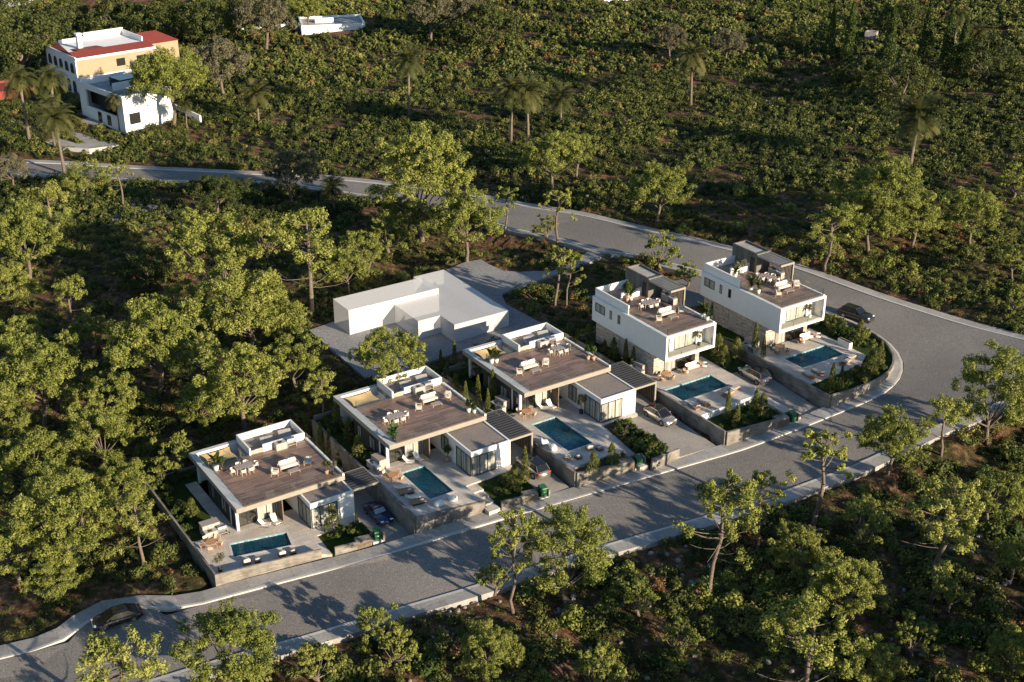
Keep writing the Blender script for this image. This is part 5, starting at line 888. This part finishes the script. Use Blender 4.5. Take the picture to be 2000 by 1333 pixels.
ball('s0', 71); ball('s1', 72, 30, .6, h=.9); ball('s2', 73, 24, .5, 'leaf_scrub'); ball('s3', 74, 22, .45, 'leaf_pine', size=.05); pot_tree('o0', 81, 'leaf_grey'); pot_tree('o1', 82, 'leaf_garden', 1.6, .5, 'terracotta'); pot_tree('o2', 83, 'leaf_grey', 2.1, .7, 'black_pot'); pot_lush('l0', 84, 'leaf_garden'); pot_lush('l1', 85, 'leaf_lush', 2.0, 'black_pot', 60, .16); pot_lush('l2', 86, 'leaf_dark', 1.7, 'white_pot', 40, .15)

# ---- trees: (crown centre px, py, crown diameter px, prototype, description)
HC = dict(b0=(.66, 9.2), b1=(.66, 9.6), b2=(.66, 8.6), b3=(.62, 10.), b4=(.6, 9.6), y0=(.62, 5.4), g0=(.68, 9.2), u0=(.74, 10.6), f0=(.7, 10.), t0=(.78, 6.4), t1=(.8, 6.8), t2=(.75, 6.8), t3=(.84, 6.), r0=(.5, 10), r1=(.45, 9.4), r2=(.58, 11), p0=(1., 6), p1=(1., 6.4), p2=(1., 6), p3=(1., 6.6), k0=(.5, 2.4))
HT = dict(b0=10, b1=10, b2=10.5, b3=9, b4=12.5, y0=6, g0=9, u0=11, f0=7, t0=11, t1=12, t2=9, t3=9, r0=8, r1=6, r2=8, p0=9, p1=8, p2=5.5, p3=8.5, k0=12)
ST = {'t': 'tall thin pine', 'b': 'broad pine', 'y': 'small young pine', 'p': 'palm', 'r': 'dense round pine', 'g': 'grey olive tree', 'k': 'dark cypress', 'u': 'umbrella pine', 'f': 'flat-topped pine'}
TN = {'t': 'tall_pine', 'b': 'pine_tree', 'y': 'young_pine', 'p': 'palm_tree', 'r': 'round_pine', 'g': 'olive_tree', 'k': 'cypress_tree', 'u': 'umbrella_pine', 'f': 'flat_pine'}
TREES = """238 1300 185 t2|with its tufted crown over the bottom left of the road;445 1262 185 b1|overhanging the road at the bottom, left of centre;1005 1055 125 t1|rising beside the broad pine at the street's far kerb;1108 1075 170 b4|at the far kerb below the green bin of the middle plot;966 1118 70 y0|dark and small, left of the tall tufted pine at the kerb;740 1215 95 y0|by the kerb, bottom centre left;775 1262 80 y0|just below the one at the kerb, bottom centre left;955 1265 120 b3|yellow-green, at the bottom centre;1170 1310 110 y0|cut by the bottom edge right of centre;1400 990 160 t1|with bare lower branches, beside the road right of centre;1490 970 100 t0|half hidden behind the bare-branched one;1605 885 140 t3|with separate green tufts in front of the road;1560 1065 105 b0|right behind the tall bare-branched pine;1650 1140 140 b1|in the lower right thicket, behind the tufted one;1585 1245 200 t2|large and low at the bottom right;1845 985 170 t1|with a leaning trunk in the lower right;1950 960 110 b2|behind the leaning one at the right;1985 1085 90 b0|at the right edge, lower right;1745 850 130 b1|spreading over the far kerb, right;1852 805 100 t2|between the two spreading pines at the right kerb;1955 735 170 b4|with open branches before the road at the right edge;1690 1010 90 y0|round and light green in the lower right slope;1985 1275 110 b3|in the bottom right corner;1860 1150 80 y0|low, right of the leaning trunk;1250 1165 70 y0|round on the slope below the kerb, right of centre;1330 1240 80 y0|low in the lower middle slope;620 1290 90 y0|at the bottom left of the lower slope;1700 1290 110 b2|at the bottom edge right of the large low one;1790 1235 90 y0|in the lower right slope""" + \
""";45 455 150 b1|at the left edge, below the bend of the back road;95 385 85 t2|upper left, above the left-edge broad one;20 560 110 b3|cut by the left edge, mid height;135 568 85 t2|standing alone in the left clearing;415 480 180 b2|wide and pale, upper left forest;595 470 165 t2|with a long trunk above the massing block;680 520 85 b0|left above the white massing block;285 525 110 r1|dark, in the left clearing;168 348 90 r2|light green round, beside the back road;232 335 60 t3|behind the light green round one by the back road;420 372 120 f0|in front of the back road, left;565 330 110 g0|by the back road, left of centre;650 365 60 p2|small, below the back road;20 325 70 g0|at the left end of the back road;300 660 185 b1|in the middle of the left forest;480 600 190 b3|centre of the left forest, above the tufted crown;385 690 90 t1|with wheel-like bare branches in the left forest;468 735 165 b0|left of the white massing block yard;575 690 110 b2|touching the left corner of the gravel yard;70 725 180 b1|lower left, cut by the left edge;30 655 100 b0|left edge above the lower-left broad one;625 755 80 t2|small, behind the leftmost bungalow;190 850 140 b3|left of the leftmost plot, lower;60 900 150 b1|lower left forest;120 1010 180 b4|large, above the black saloon;262 1010 120 t2|with a thin pale trunk beside the leftmost plot wall;25 1060 130 b2|left edge above the road corner;10 820 110 b0|left edge, lower left forest;215 765 110 b2|between the large pines of the left forest;335 880 90 y0|behind the back wall of the leftmost plot;175 640 90 y0|below the lone clearing tree;755 688 130 b0|standing on the near corner of the gravel yard;110 1125 110 b3|low, above the road at lower left;235 935 110 b2|beside the wall of the leftmost plot;150 960 120 b0|lower left forest, left of the pale-trunk pine;390 790 100 b3|behind the leftmost bungalow;560 620 90 b0|right edge of the left forest;350 590 100 b2|mid left forest""" + \
""";822 340 180 b4|largest, in front of the back road bend;912 425 135 b1|next to the largest one, before the road bend;795 410 80 b0|below left of the largest one;985 385 66 t3|left of the pair standing before the wide road;1090 388 78 t3|right of the pair standing before the wide road;1066 438 52 y0|small, at the kerb between the thin pair;1085 505 80 t3|with twin stems by the yard drive;1108 520 64 t0|right stem beside the yard drive;1082 300 112 b0|across the wide road, centre;1128 285 85 b2|behind the one across the wide road, centre;1287 358 112 b1|across the wide road right of centre;1292 482 72 y0|between the left two-storey villa and the road;1345 528 50 y0|bright green, behind the two-storey villas;710 480 85 b2|above the massing block;760 450 80 y0|small, left of the large pair by the road bend;520 460 70 y0|in the upper left forest, small;1625 425 100 t2|across the road above the corner villa;1705 415 130 b1|across the road, right of the corner villa;1790 420 120 b3|in the right roadside group, middle;1905 410 110 b0|in the right roadside group, right;1740 365 150 b3|topmost of the right roadside group;1655 380 80 b2|left top of the right roadside group;1985 345 70 y0|at the right edge above the road;1990 500 70 b2|at the right edge beside the road;1985 580 60 y0|low at the right edge beside the pavement""" + \
""";795 118 78 p0|standing alone left of the top centre;998 175 72 p0|left and darkest of the central palm group;1032 178 84 p1|tallest of the central palm group;1097 190 60 p2|low, right of the central palm group;1355 110 78 p1|alone on the upper hillside, right of centre;1790 228 112 p2|large and alone on the right hillside;1870 32 62 p3|beside the dark cypresses, top right;1910 62 54 p0|right of the dark cypresses, top right;500 182 68 p2|dark, in the scrub right of the white cubic house;38 158 95 p3|leaning, at the far left terrace;98 155 90 p3|behind the leaning one at the far left;110 232 90 p1|in front of the villa drive, far left;95 205 70 p3|between the palms before the ochre villa;226 195 50 p3|against the left corner of the white cubic house;360 205 40 p3|small, right of the white cubic house;1624 66 20 k0|leftmost of the dark row, top right;1662 62 24 k0|second of the dark row, top right;1740 82 28 k0|third of the dark row, top right;1812 62 26 k0|fourth of the dark row, top right;1854 78 26 k0|fifth of the dark row, top right;1881 95 26 k0|last of the dark row, top right""" + \
""";40 85 170 r0|biggest, behind the leaning palms at the left;130 40 110 r1|behind the ochre villa, left;230 45 120 r1|behind the ochre villa, middle;330 45 130 r1|behind the ochre villa, right;415 45 120 r0|right of the ochre villa group;470 10 80 r1|at the top edge, left of centre;30 20 90 r1|in the top left corner;330 140 150 u0|tallest, before the white cubic house;310 150 80 u0|smaller, joined to the tallest one by the cubic house;275 175 55 t0|slender and forked, before the white cubic house;430 118 115 g0|spreading, right of the umbrella pines;515 25 115 g0|large, at the top left of centre;600 12 72 u0|at the top edge, above the flat white house;840 12 100 g0|at the top edge, centre;900 20 90 g0|right of the other at the top edge centre;950 55 120 r1|wide and dark, top centre;1765 160 115 r0|dark, below the cypress row;1690 140 80 r1|dark, left below the cypress row;1930 115 110 r0|dark, right of the top right palms;1650 150 60 r1|low, left of the cypress row;1770 40 90 r1|between the cypresses;1555 75 60 r1|small, left of the cypress row at the top;1990 150 60 r1|at the right edge, top;1310 70 70 g0|pale, on the upper hillside;1420 80 70 g0|pale, right on the upper hillside"""
tr_pts = []
for row in TREES.split(';'):
    a, desc = row.split('|'); px, py, dia, k = a.split(); px, py, dia = float(px), float(py), float(dia); fr, D0 = HC[k]; H0 = HT[k]
    if k[0] in 'r': desc = desc.replace('dark, ', '')
    z = 2.; s_ = 1.
    for _ in range(6):
        P = at(px, py, z + fr * H0 * s_); d = np.linalg.norm(P - [0, 0, CZ]); dep = float((P - np.array([0, 0, CZ])) @ _fw); s_ = dia * dep / FPX / D0; z = gzb(P[0], P[1])
    tr_pts.append((P[0], P[1], s_ * D0 / 2)); plant(k, (P[0], P[1], z - .1), s_, (ST[k[0]] + ', ' + desc) if not desc.startswith(('dark', 'pale', 'tall')) else desc.split(',')[0] + ' ' + ST[k[0]] + ',' + ','.join(desc.split(',')[1:]), 'tree', TN[k[0]], 'scattered ' + ST[k[0]] + 's')

# pines standing just outside the picture, whose long shadows cross the street
for k, (x, y, s_) in enumerate(((61, 95, 1.15), (58, 86, 1.1), (49, 83, .9), (36, 81, .88), (24, 79, .9), (12, 78, .88), (0, 78, .85), (-12, 78, .85), (54, 90, .95))):
    plant(('b4', 't1', 'b4', 'b1')[k % 4], (x, y, gz(x, y)), s_, 'tall pine standing just outside the picture beyond its right or lower edge', 'tree', 'pine_tree', 'pines outside the picture')
# ---- garden plants in the lots
def gp(kind, i, px, py, s, label, name='conifer', cat='conifer', group='garden conifers', z=-.08, hz=0.):
    x, y = loc(i, px, py, z); P = W(i, x, y, z); return plant(kind, P, s, label, cat, name, group)
for i, L in {1: [('h2', 318, 950, .82, 'conifer at the back of the left lawn, leftmost plot'), ('h1', 377, 1012, .85, 'bushy conifer on the left lawn beside the leftmost bungalow'), ('h0', 652, 1042, 1.05, 'conifer in the front bed before the annex, leftmost plot'), ('c0', 698, 1034, .58, 'short slim cypress in the front bed, leftmost plot'),
                 ('h2', 600, 860, .8, 'tall bushy conifer right behind the roof tower, leftmost bungalow'), ('c1', 628, 883, 1.05, 'first slim cypress right of the leftmost roof deck'), ('c0', 645, 893, 1.05, 'second slim cypress right of the leftmost roof deck'), ('c0', 660, 902, .8, 'third slim cypress right of the leftmost roof deck'), ('h1', 668, 910, .85, 'round conifer next to the pergola of the blue car'), ('h1', 590, 832, .5, 'small conifer behind the leftmost roof tower')],
             2: [('h0', 658, 838, .95, 'big conifer between the leftmost and middle bungalows'), ('h0', 682, 858, .85, 'conifer against the dark wall of the middle bungalow'), ('h1', 702, 893, .95, 'nearest conifer against the dark wall of the middle bungalow'), ('c0', 640, 795, .9, 'slim cypress at the back left of the middle plot'),
                 ('h0', 1004, 960, 1.0, 'conifer in the front bed by the bronze SUV'), ('c0', 1025, 945, 1.25, 'tall slim cypress in the front bed by the bronze SUV'), ('c0', 862, 735, 1.0, 'slim cypress behind the roof tower of the middle bungalow'), ('h2', 873, 752, .8, 'conifer right of the roof tower, middle bungalow'), ('h0', 890, 772, .85, 'leaning conifer along the roof edge, middle bungalow'), ('h1', 905, 785, .7, 'low conifer along the roof edge, middle bungalow')],
             3: [('c0', 910, 800, 1.0, 'slim cypress behind the bronze SUV pergola'), ('c0', 934, 790, 1.05, 'slim cypress left of the pergola kitchen, third plot'), ('c1', 953, 800, .75, 'short slim cypress by the pergola kitchen, third plot'), ('c1', 963, 785, 1.15, 'cypress against the dark wall of the third bungalow'), ('h0', 930, 740, 1.0, 'bushy conifer at the left wall of the third bungalow'), ('h1', 912, 728, .8, 'conifer near the back column of the third bungalow'), ('c0', 888, 712, .9, 'slim cypress at the back of the third plot'),
                 ('h1', 1159, 925, .9, 'left conifer in the roadside planter of the third plot'), ('h0', 1194, 912, .88, 'right conifer in the roadside planter of the third plot'), ('h0', 1276, 893, .85, 'conifer at the foot of the dense flower bed'), ('h2', 1128, 680, .7, 'conifer beside the roof parapet, third bungalow'), ('h1', 1157, 698, .75, 'conifer right of the roof tower, third bungalow'), ('h2', 1180, 705, .75, 'conifer between the third bungalow and the stone wall'), ('h1', 1095, 640, .6, 'small conifer behind the tower, third bungalow'), ('h0', 1110, 665, .7, 'dark conifer behind the third bungalow')],
             4: [('c0', 1221, 715, 1.0, 'thin dark cypress against the stone wall of the left villa'), ('c1', 1236, 722, .85, 'leaning cypress by the ochre panel of the left villa'), ('h0', 1198, 700, .85, 'dark conifer at the stone wall of the left villa'), ('h1', 1150, 665, .8, 'dark conifer behind, left villa side garden'), ('c0', 1420, 820, 1.05, 'thin cypress in the sunken garden'), ('h2', 1438, 836, .75, 'narrow conifer in the sunken garden'), ('h2', 1474, 815, .95, 'tallest left conifer in the sunken garden'), ('h0', 1488, 815, .95, 'tallest right conifer in the sunken garden'),
                 ('h0', 1402, 700, 1.0, 'conifer right below the balcony corner, left villa'), ('h1', 1412, 715, 1., 'bushy conifer by the lawn right of the left villa'), ('h0', 1440, 660, 1.15, 'tall conifer in the strip between the two villas'), ('h1', 1437, 705, 1.1, 'bushy conifer in front in the strip between the villas'), ('h2', 1390, 640, .95, 'dark conifer in the strip behind the balcony')],
             5: [('c0', 1473, 690, 1.15, 'slim cypress by the stone wall of the corner villa'), ('c0', 1490, 700, .85, 'short slim cypress beside the corner villa kitchen'), ('c0', 1421, 632, 1.0, 'dark slim cypress at the back of the corner villa'), ('h2', 1397, 620, .9, 'dark conifer at the back of the corner villa'), ('c1', 1622, 768, 1.05, 'left slim cypress before the pool of the corner villa'), ('c1', 1640, 765, .9, 'right slim cypress before the pool of the corner villa'),
                 ('h0', 1677, 672, 1.0, 'sunlit conifer along the inside of the curved wall'), ('h1', 1700, 735, 1.2, 'dark bushy conifer by the loungers of the corner villa'), ('h2', 1718, 708, .75, 'yellow-green conifer nearest the curved wall')]}.items():
    for k, px, py, s, lb in L: gp(k, i, px, py, s, lb, 'cypress' if k[0] == 'c' else 'conifer', 'conifer', z={(2, 1004): -.5, (2, 1025): -.5, (4, 1420): -.85, (4, 1438): -.85, (4, 1474): -.85, (4, 1488): -.85}.get((i, px), -.1))
def bed(i, poly, n, kinds, label, s0=.8, s1=1.3, z=-.1, grp='low garden shrubs'):
    poly = np.array(poly, float); x0, y0 = poly.min(0); x1, y1 = poly.max(0); c_ = 0
    while c_ < n:
        p = (random.uniform(x0, x1), random.uniform(y0, y1))
        if inpoly([p], poly)[0]: plant(random.choice(kinds), W(i, p[0], p[1], z), random.uniform(s0, s1), label, 'shrub', 'garden_shrub', grp + ', ' + HN[i]); c_ += 1
bed(1, [(-4.6, 3.2), (-2.9, 3.2), (-2.9, 16), (-4.6, 16)], 22, ('s0', 's2', 's1', 's3'), 'rounded shrub in the row along the left wall, leftmost plot')
bed(1, [(9.5, -6.5), (12.8, -6.5), (12.8, -4.3), (9.5, -4.3)], 11, ('s1', 's0', 's3'), 'shrub in the front bed before the leftmost annex')
bed(1, [(-4.4, 15.6), (.4, 15.6), (.4, 16.6), (-4.4, 16.6)], 8, ('s0', 's1'), 'shrub by the back wall of the leftmost lawn'); bed(1, [(13.4, 3), (16.5, 3), (16.5, 16), (13.4, 16)], 10, ('s0', 's1'), 'dark shrub in the strip right of the leftmost bungalow')
bed(2, [(8.3, -9.8), (12.4, -9.8), (12.4, -7.4), (8.3, -7.4)], 15, ('s2', 's1', 's0', 's3'), 'flowering shrub in the bed before the middle annex', z=-.5); bed(2, [(-1.6, 4), (.3, 4), (.3, 16.4), (-1.6, 16.4)], 12, ('s0', 's1'), 'dark shrub beside the middle bungalow wall', .8, 1.5); bed(2, [(13.4, 3), (16.5, 3), (16.5, 16), (13.4, 16)], 12, ('s0', 's3'), 'shrub in the strip right of the middle bungalow')
bed(3, [(7.5, -15.3), (10.2, -14.9), (10.6, -6.8), (7.7, -7.3)], 46, ('s1', 's0', 's1', 's2', 's3'), 'dense shrub in the flower bed beside the silver crossover', 1., 1.6, -.35); bed(3, [(2.5, -13.6), (5.3, -14.1), (5.3, -12.7), (2.5, -12.7)], 5, ('s0', 's1'), 'low shrub in the roadside planter of the third plot', .6, .9, -.3)
bed(3, [(-1.3, 4), (.3, 4), (.3, 16.4), (-1.3, 16.4)], 12, ('s0', 's1'), 'dark shrub beside the third bungalow wall', .8, 1.5); bed(3, [(13.4, 3), (16.5, 3), (16.5, 16.5), (13.4, 16.5)], 16, ('s0', 's1', 's3'), 'shrub in the strip right of the third bungalow')
bed(4, [(-.9, -12.8), (7.6, -13.7), (7.6, -9.2), (-.9, -9.2)], 26, ('s1', 's0', 's2', 's3'), 'shrub in the sunken garden of the left villa', .8, 1.4, -.85); bed(4, [(9.5, 3), (13.2, 1), (13.2, 16), (9, 16)], 16, ('s0', 's1'), 'shrub in the strip between the two villas', 1, 1.6); bed(4, [(-1.2, 6), (.3, 6), (.3, 16), (-1.2, 16)], 8, ('s0', 's1'), 'dark shrub at the stone base of the left villa', 1, 1.5)
bed(5, [(10.6, -4.5), (13.5, -5), (15.2, -2), (15.2, 2), (13.5, 9), (10.8, 9)], 44, ('s1', 's0', 's1', 's2', 's3'), 'shrub along the inside of the curved wall', 1., 1.8); bed(5, [(-2., -11.4), (4.5, -11.7), (8.4, -10.8), (11.5, -8.4), (10.4, -6.6), (7.4, -8.4), (-2., -8.6)], 34, ('s1', 's0', 's2', 's3'), 'shrub in the front corner garden before the loungers', .8, 1.4)
for k in range(7):
    x, y = 8.2 + (k % 2) * 1.2, -9.2 - k * .8; b0 = W(3, x - (.6 if k > 3 else 0), y + 1.5, .25)
    r = thing('flower_clump', 'clump of purple flowers in the bed beside the silver crossover', 'flowers', b0, 0, 'purple flower clumps'); PROTO_F = PROTO['s2']; rng = np.random.default_rng(90 + k); V, t = leaves(dome(10, .25, .18, .1, .5, -.2, k), .1, 16, .035); o = bpy.data.objects.new('blossom', quads_mesh('blossom', V, t, 'flower')); C.objects.link(o); o.parent = r
# potted plants
def pot(kind, i, x, y, z, s, lb): return plant(kind, W(i, x, y, z), s, lb, 'potted plant', 'potted_plant', 'potted plants')
for k, i, x, y, s, lb in (('l2', 1, 1.3, 9.1, 1.25, 'tall leafy potted plant at the rail corner, leftmost roof'), ('o1', 1, 1.95, 8.7, .9, 'shorter potted plant at the rail corner, leftmost roof'), ('o1', 1, 11.6, 1.4, 1., 'terracotta plant at the front right corner, leftmost roof'), ('o2', 1, 12.2, .9, .85, 'second potted plant at the front right corner, leftmost roof'),
        ('l1', 2, .95, .65, 1., 'bright green potted palm at the front left corner, middle roof'), ('l2', 2, 11.85, 1.9, 1.1, 'dark potted plant at the front right corner, middle roof'), ('l0', 2, 12.3, 1.35, .9, 'shorter white-potted plant, front right corner, middle roof'), ('l2', 3, 1.1, 9.2, 1.2, 'left of the two white-potted plants by the sail, third roof'), ('l2', 3, 1.7, 9.0, 1.05, 'right of the two white-potted plants by the sail, third roof'),
        ('o1', 3, 12.0, 3.3, 1.1, 'left terracotta plant at the right edge, third roof'), ('o1', 3, 12.5, 2.8, 1.15, 'right terracotta plant at the right edge, third roof'), ('o1', 4, 2.7, 11.6, 1.1, 'potted plant before the white wall, left villa roof'), ('l2', 4, 3.4, 11.7, 1.1, 'dark potted plant before the white wall, left villa roof'), ('o1', 4, 3.0, 12.0, 1.5, 'tall potted tree before the white wall, left villa roof'),
        ('l2', 4, 7.55, 1.9, 1.25, 'leafy plant at the front right roof corner, left villa'), ('l0', 4, 7.6, 1.1, 1.1, 'white-potted plant at the front right roof corner, left villa'), ('o0', 5, 2.9, 11.9, 1., 'left pale potted olive before the white wall, corner villa roof'), ('o0', 5, 3.9, 11.8, 1.05, 'right pale potted olive before the white wall, corner villa roof'), ('l2', 5, 2.3, 11.4, .95, 'dark plant beside the potted olives, corner villa roof'),
        ('l2', 5, .8, 6.6, 1.15, 'left white-potted plant at the left rail, corner villa roof'), ('l0', 5, 1.1, 5.5, 1.1, 'right white-potted plant at the left rail, corner villa roof')): pot(k, i, x, y, RZ[i], s, lb)
pot('o2', 1, -4.0, -4.45, .01, 1.0, 'potted olive tree in the terrace corner, leftmost bungalow'); pot('o1', 2, 7.15, -.85, .01, 1.15, 'potted plant by the annex window, middle bungalow'); pot('o2', 3, 7.1, -2.1, .01, 1.15, 'potted tree by the annex window, third bungalow'); pot('o2', 4, 6.35, 1.0, 3.69, .95, 'potted olive on the balcony of the left villa'); pot('o0', 5, 6.5, 1.0, 3.69, .95, 'slender white-potted olive on the balcony of the corner villa')

# ---- scrub: hundreds of nearest big bushes are things, the maquis around them is one mass
rng = np.random.default_rng(5)
def bush_proto(seed, n_cl, per, size, R=1., hz=.75, mixd=.5):
    global rng; sv = rng; rng = np.random.default_rng(seed); c = dome(n_cl, R * .72, hz * .72, .18, .55, -.2, seed); V, t = leaves(c, R * .34, per, size, flat_=.45, shell=.4); rng = sv; return V, t
near_p = [bush_proto(200 + k, 17, 18, .095) for k in range(5)]; mid_p = [bush_proto(220 + k, 15, 15, .125, 1., .85) for k in range(4)]; far_p = [bush_proto(240 + k, 13, 13, .155, 1., .95) for k in range(4)]; spiky_p = [bush_proto(260 + k, 26, 5, .09, .9, .35) for k in range(3)]
def blocked(q, m_=0.):
    b = np.zeros(len(q), bool)
    for P, _ in masks:
        for dx, dy in ((0, 0), (.7, 0), (-.7, 0), (0, .7), (0, -.7)): b |= inpoly(q + np.array([dx, dy]), P)
    for P in lot_w.values():
        c = P.mean(0); b |= inpoly(q, c + (P - c) * 1.05)
        for dx, dy in ((1.3, 0), (-1.3, 0), (0, 1.3), (0, -1.3)): b |= inpoly(q + np.array([dx, dy]), P)
    for (x, y, w_, d_, a) in ((-102.3, 303.4, 31, 21, 40), (-83.6, 273.5, 12.5, 19.5, 45)):
        ca, sa = math.cos(rad(a)), math.sin(rad(a)); dx, dy = q[:, 0] - x, q[:, 1] - y; u = dx * ca + dy * sa; v_ = -dx * sa + dy * ca; b |= (u > -1.5) & (u < w_ + 1) & (v_ > -1.5) & (v_ < d_ + 1)
    for P in (vd, vt, vt2): b |= inpoly(q, np.array(P))
    for o_ in C.objects:
        if o_.type == 'EMPTY' and o_.name.split('.')[0] in ('pool_terrace', 'flat_house', 'corner_house', 'edge_house', 'garden_hut', 'red_pavilion'):
            dx, dy = q[:, 0] - o_.location.x, q[:, 1] - o_.location.y; a = o_.rotation_euler.z; u = dx * math.cos(a) + dy * math.sin(a); v_ = -dx * math.sin(a) + dy * math.cos(a); S = {'pool_terrace': (26, 14), 'flat_house': (17, 12), 'corner_house': (10, 9), 'edge_house': (20, 7), 'garden_hut': (3, 2.5), 'red_pavilion': (9, 11)}[o_.name.split('.')[0]]; b |= (u > -1) & (u < S[0]) & (v_ > -3) & (v_ < S[1])
    # keep garden side strip between yard and lots planted
    return b
def scatter(y0, y1, sp):
    out = []; ys_ = np.arange(y0, y1, sp * .9)
    for y in ys_:
        hw = y * .37 + 20; xs_ = np.arange(-hw, hw, sp); out.append(np.stack([xs_ + rng.uniform(-.5, .5, len(xs_)) * sp, y + rng.uniform(-.5, .5, len(xs_)) * sp], 1))
    q = np.concatenate(out); q = q[~blocked(q)]
    cl = np.sin(q[:, 0] * .13 + 2 * np.sin(q[:, 1] * .07)) * np.sin(q[:, 1] * .15 + np.sin(q[:, 0] * .11) * 1.5) + .6 * np.sin(q[:, 0] * .41 + q[:, 1] * .23) * np.sin(q[:, 1] * .37); return q, cl
def mass(name, q, cl, protos, smin, smax, label, grp=None, tl=0., keep=.7, vert=1.):
    k = (rng.random(len(q)) < np.clip(keep + cl * .3, .05, 1)); q, cl = q[k], cl[k]; n = len(q); z = ground(q) + bumpy(q) * (~near_built(q, 3.5)); sc = rng.uniform(smin, smax, n) * np.clip(1 + cl * .25, .6, 1.5); a = rng.uniform(0, 6.28, n); pid = rng.integers(0, len(protos), n)
    sp_t = np.clip(rng.normal(.38, .17, n) + cl * .07, 0, 1); dead = rng.random(n) < (.12 if name == 'heather' else .04); sp_t[dead] = rng.uniform(.85, 1, dead.sum()); Vs = []; Ts = []
    for j, (V, t) in enumerate(protos):
        m_ = np.where(pid == j)[0]; ca, sa = np.cos(a[m_])[:, None, None], np.sin(a[m_])[:, None, None]; x = V[None, :, :, 0]; y = V[None, :, :, 1]; s_ = sc[m_][:, None, None]
        W_ = np.stack([(x * ca - y * sa) * s_ + q[m_, 0][:, None, None], (x * sa + y * ca) * s_ + q[m_, 1][:, None, None], V[None, :, :, 2] * s_ * vert + z[m_][:, None, None] - .05], -1); Vs.append(W_.reshape(-1, 4, 3)); Ts.append((sp_t[m_][:, None] + (t[None] - .5) * .45 + tl).reshape(-1))
    V = np.concatenate(Vs); t = np.clip(np.concatenate(Ts), 0, 1); o = bpy.data.objects.new(name, quads_mesh(name, V, t, 'leaf_scrub')); C.objects.link(o); o['kind'] = 'stuff'; o['label'] = label; return len(V)
nq = 0
q, cl = scatter(84, 215, 1.45); nq += mass('maquis_scrub', q, cl, near_p, .45, 1.25, 'mixed low maquis scrub on the slopes round the street', tl=.06, keep=.7)
q, cl = scatter(84, 215, 1.5); nq += mass('heather', q, -cl, spiky_p, .4, .8, 'low heathery undergrowth between the bushes', tl=.2, keep=.5, vert=.8)
q, cl = scatter(215, 300, 1.55); nq += mass('maquis_scrub', q, cl, mid_p, .8, 1.5, 'mixed maquis scrub beyond the back road', tl=.08, keep=.8)
q, cl = scatter(300, 445, 1.9); nq += mass('maquis_scrub', q, cl, far_p, 1.0, 1.9, 'rippling scrub of the far hillside', tl=.07, keep=.85)
print('scrub quads', nq)
# larger bushes as things
for k in range(4):
    V, t = bush_proto(280 + k, 30, 26, .10, 1., .9); PROTO['q%d' % k] = (quads_mesh('big_bush', V, np.clip(.52 + (t - .5) * .6 + (.12 if k == 1 else 0), 0, 1), ('leaf_scrub', 'leaf_scrub', 'leaf_garden', 'leaf_pine')[k]), None)
w_ = MB()
for k in range(6): a = k * 1.05; w_.tube([(0, 0, -.2), (math.cos(a) * .4, math.sin(a) * .4, .5)], [.05, .02], 4, False)
wm = bpy.data.meshes.new('bush_stem'); wm.from_pydata(w_.v, [], w_.f); wm.materials.append(M['trunk'])
for k in range(4): PROTO['q%d' % k] = (PROTO['q%d' % k][0], wm)
zones = [('on the slope below the street', 95, 1500, lambda px, py: True), ]
cnt = 0; tries = 0
while cnt < 285 and tries < 6000:
    tries += 1; px, py = random.uniform(0, 2000), random.uniform(380, 1333)
    P = atg(px, py); q1 = np.array([[P[0], P[1]]])
    if blocked(q1)[0] or any(inpoly(q1 + np.array([dx, dy]), m_)[0] for m_, _ in masks for dx, dy in ((1.2, 0), (-1.2, 0), (0, 1.2), (0, -1.2))): continue
    if any(inpoly(q1 + np.array([dx, dy]), m_)[0] for m_ in lot_w.values() for dx, dy in ((1.2, 0), (-1.2, 0), (0, 1.2), (0, -1.2))): continue
    zn = 'on the slope below the street kerb' if py > 1500 - .31 * px + 60 and px > 500 or (py > 900 and px > 1300) else 'across the back road' if py < 330 + .16 * px - 40 and px > 500 else 'in the pine forest left of the plots' if px < 620 else 'between the gravel yard and the back road'
    plant('q%d' % random.choice((0, 0, 1, 2, 3)), (P[0], P[1], gzb(P[0], P[1]) - .05), random.uniform(.9, 2.0), 'rounded green maquis bush ' + zn, 'bush', 'maquis_bush', 'rounded bushes ' + zn); cnt += 1
# rocks
V = MB(); rr = random.Random(3)
for k in range(420):
    px, py = rr.uniform(600, 2000), rr.uniform(1000, 1333); P = atg(px, py)
    if blocked(np.array([P[:2]]))[0]: continue
    s_ = rr.uniform(.12, .38); V.soft(P[0], P[1], gzb(P[0], P[1]) + s_ * .2, s_, s_ * rr.uniform(.6, 1), s_ * .6, .8, 6, 4, yaw=rr.uniform(0, 3), tilt=rr.uniform(-.3, .3))
for k in range(260):
    px, py = rr.choice([(rr.gauss(200, 30), rr.gauss(410, 18)), (rr.gauss(275, 25), rr.gauss(425, 18))]); P = atg(px, py); s_ = rr.uniform(.2, .7); V.soft(P[0], P[1], gzb(P[0], P[1]) + s_ * .1, s_, s_ * .8, s_ * .5, .8, 6, 4, yaw=rr.uniform(0, 3))
o = V.build('scattered_rocks', 'rockmat'); tag(o, 'pale stones scattered over the open ground', kind='stuff')
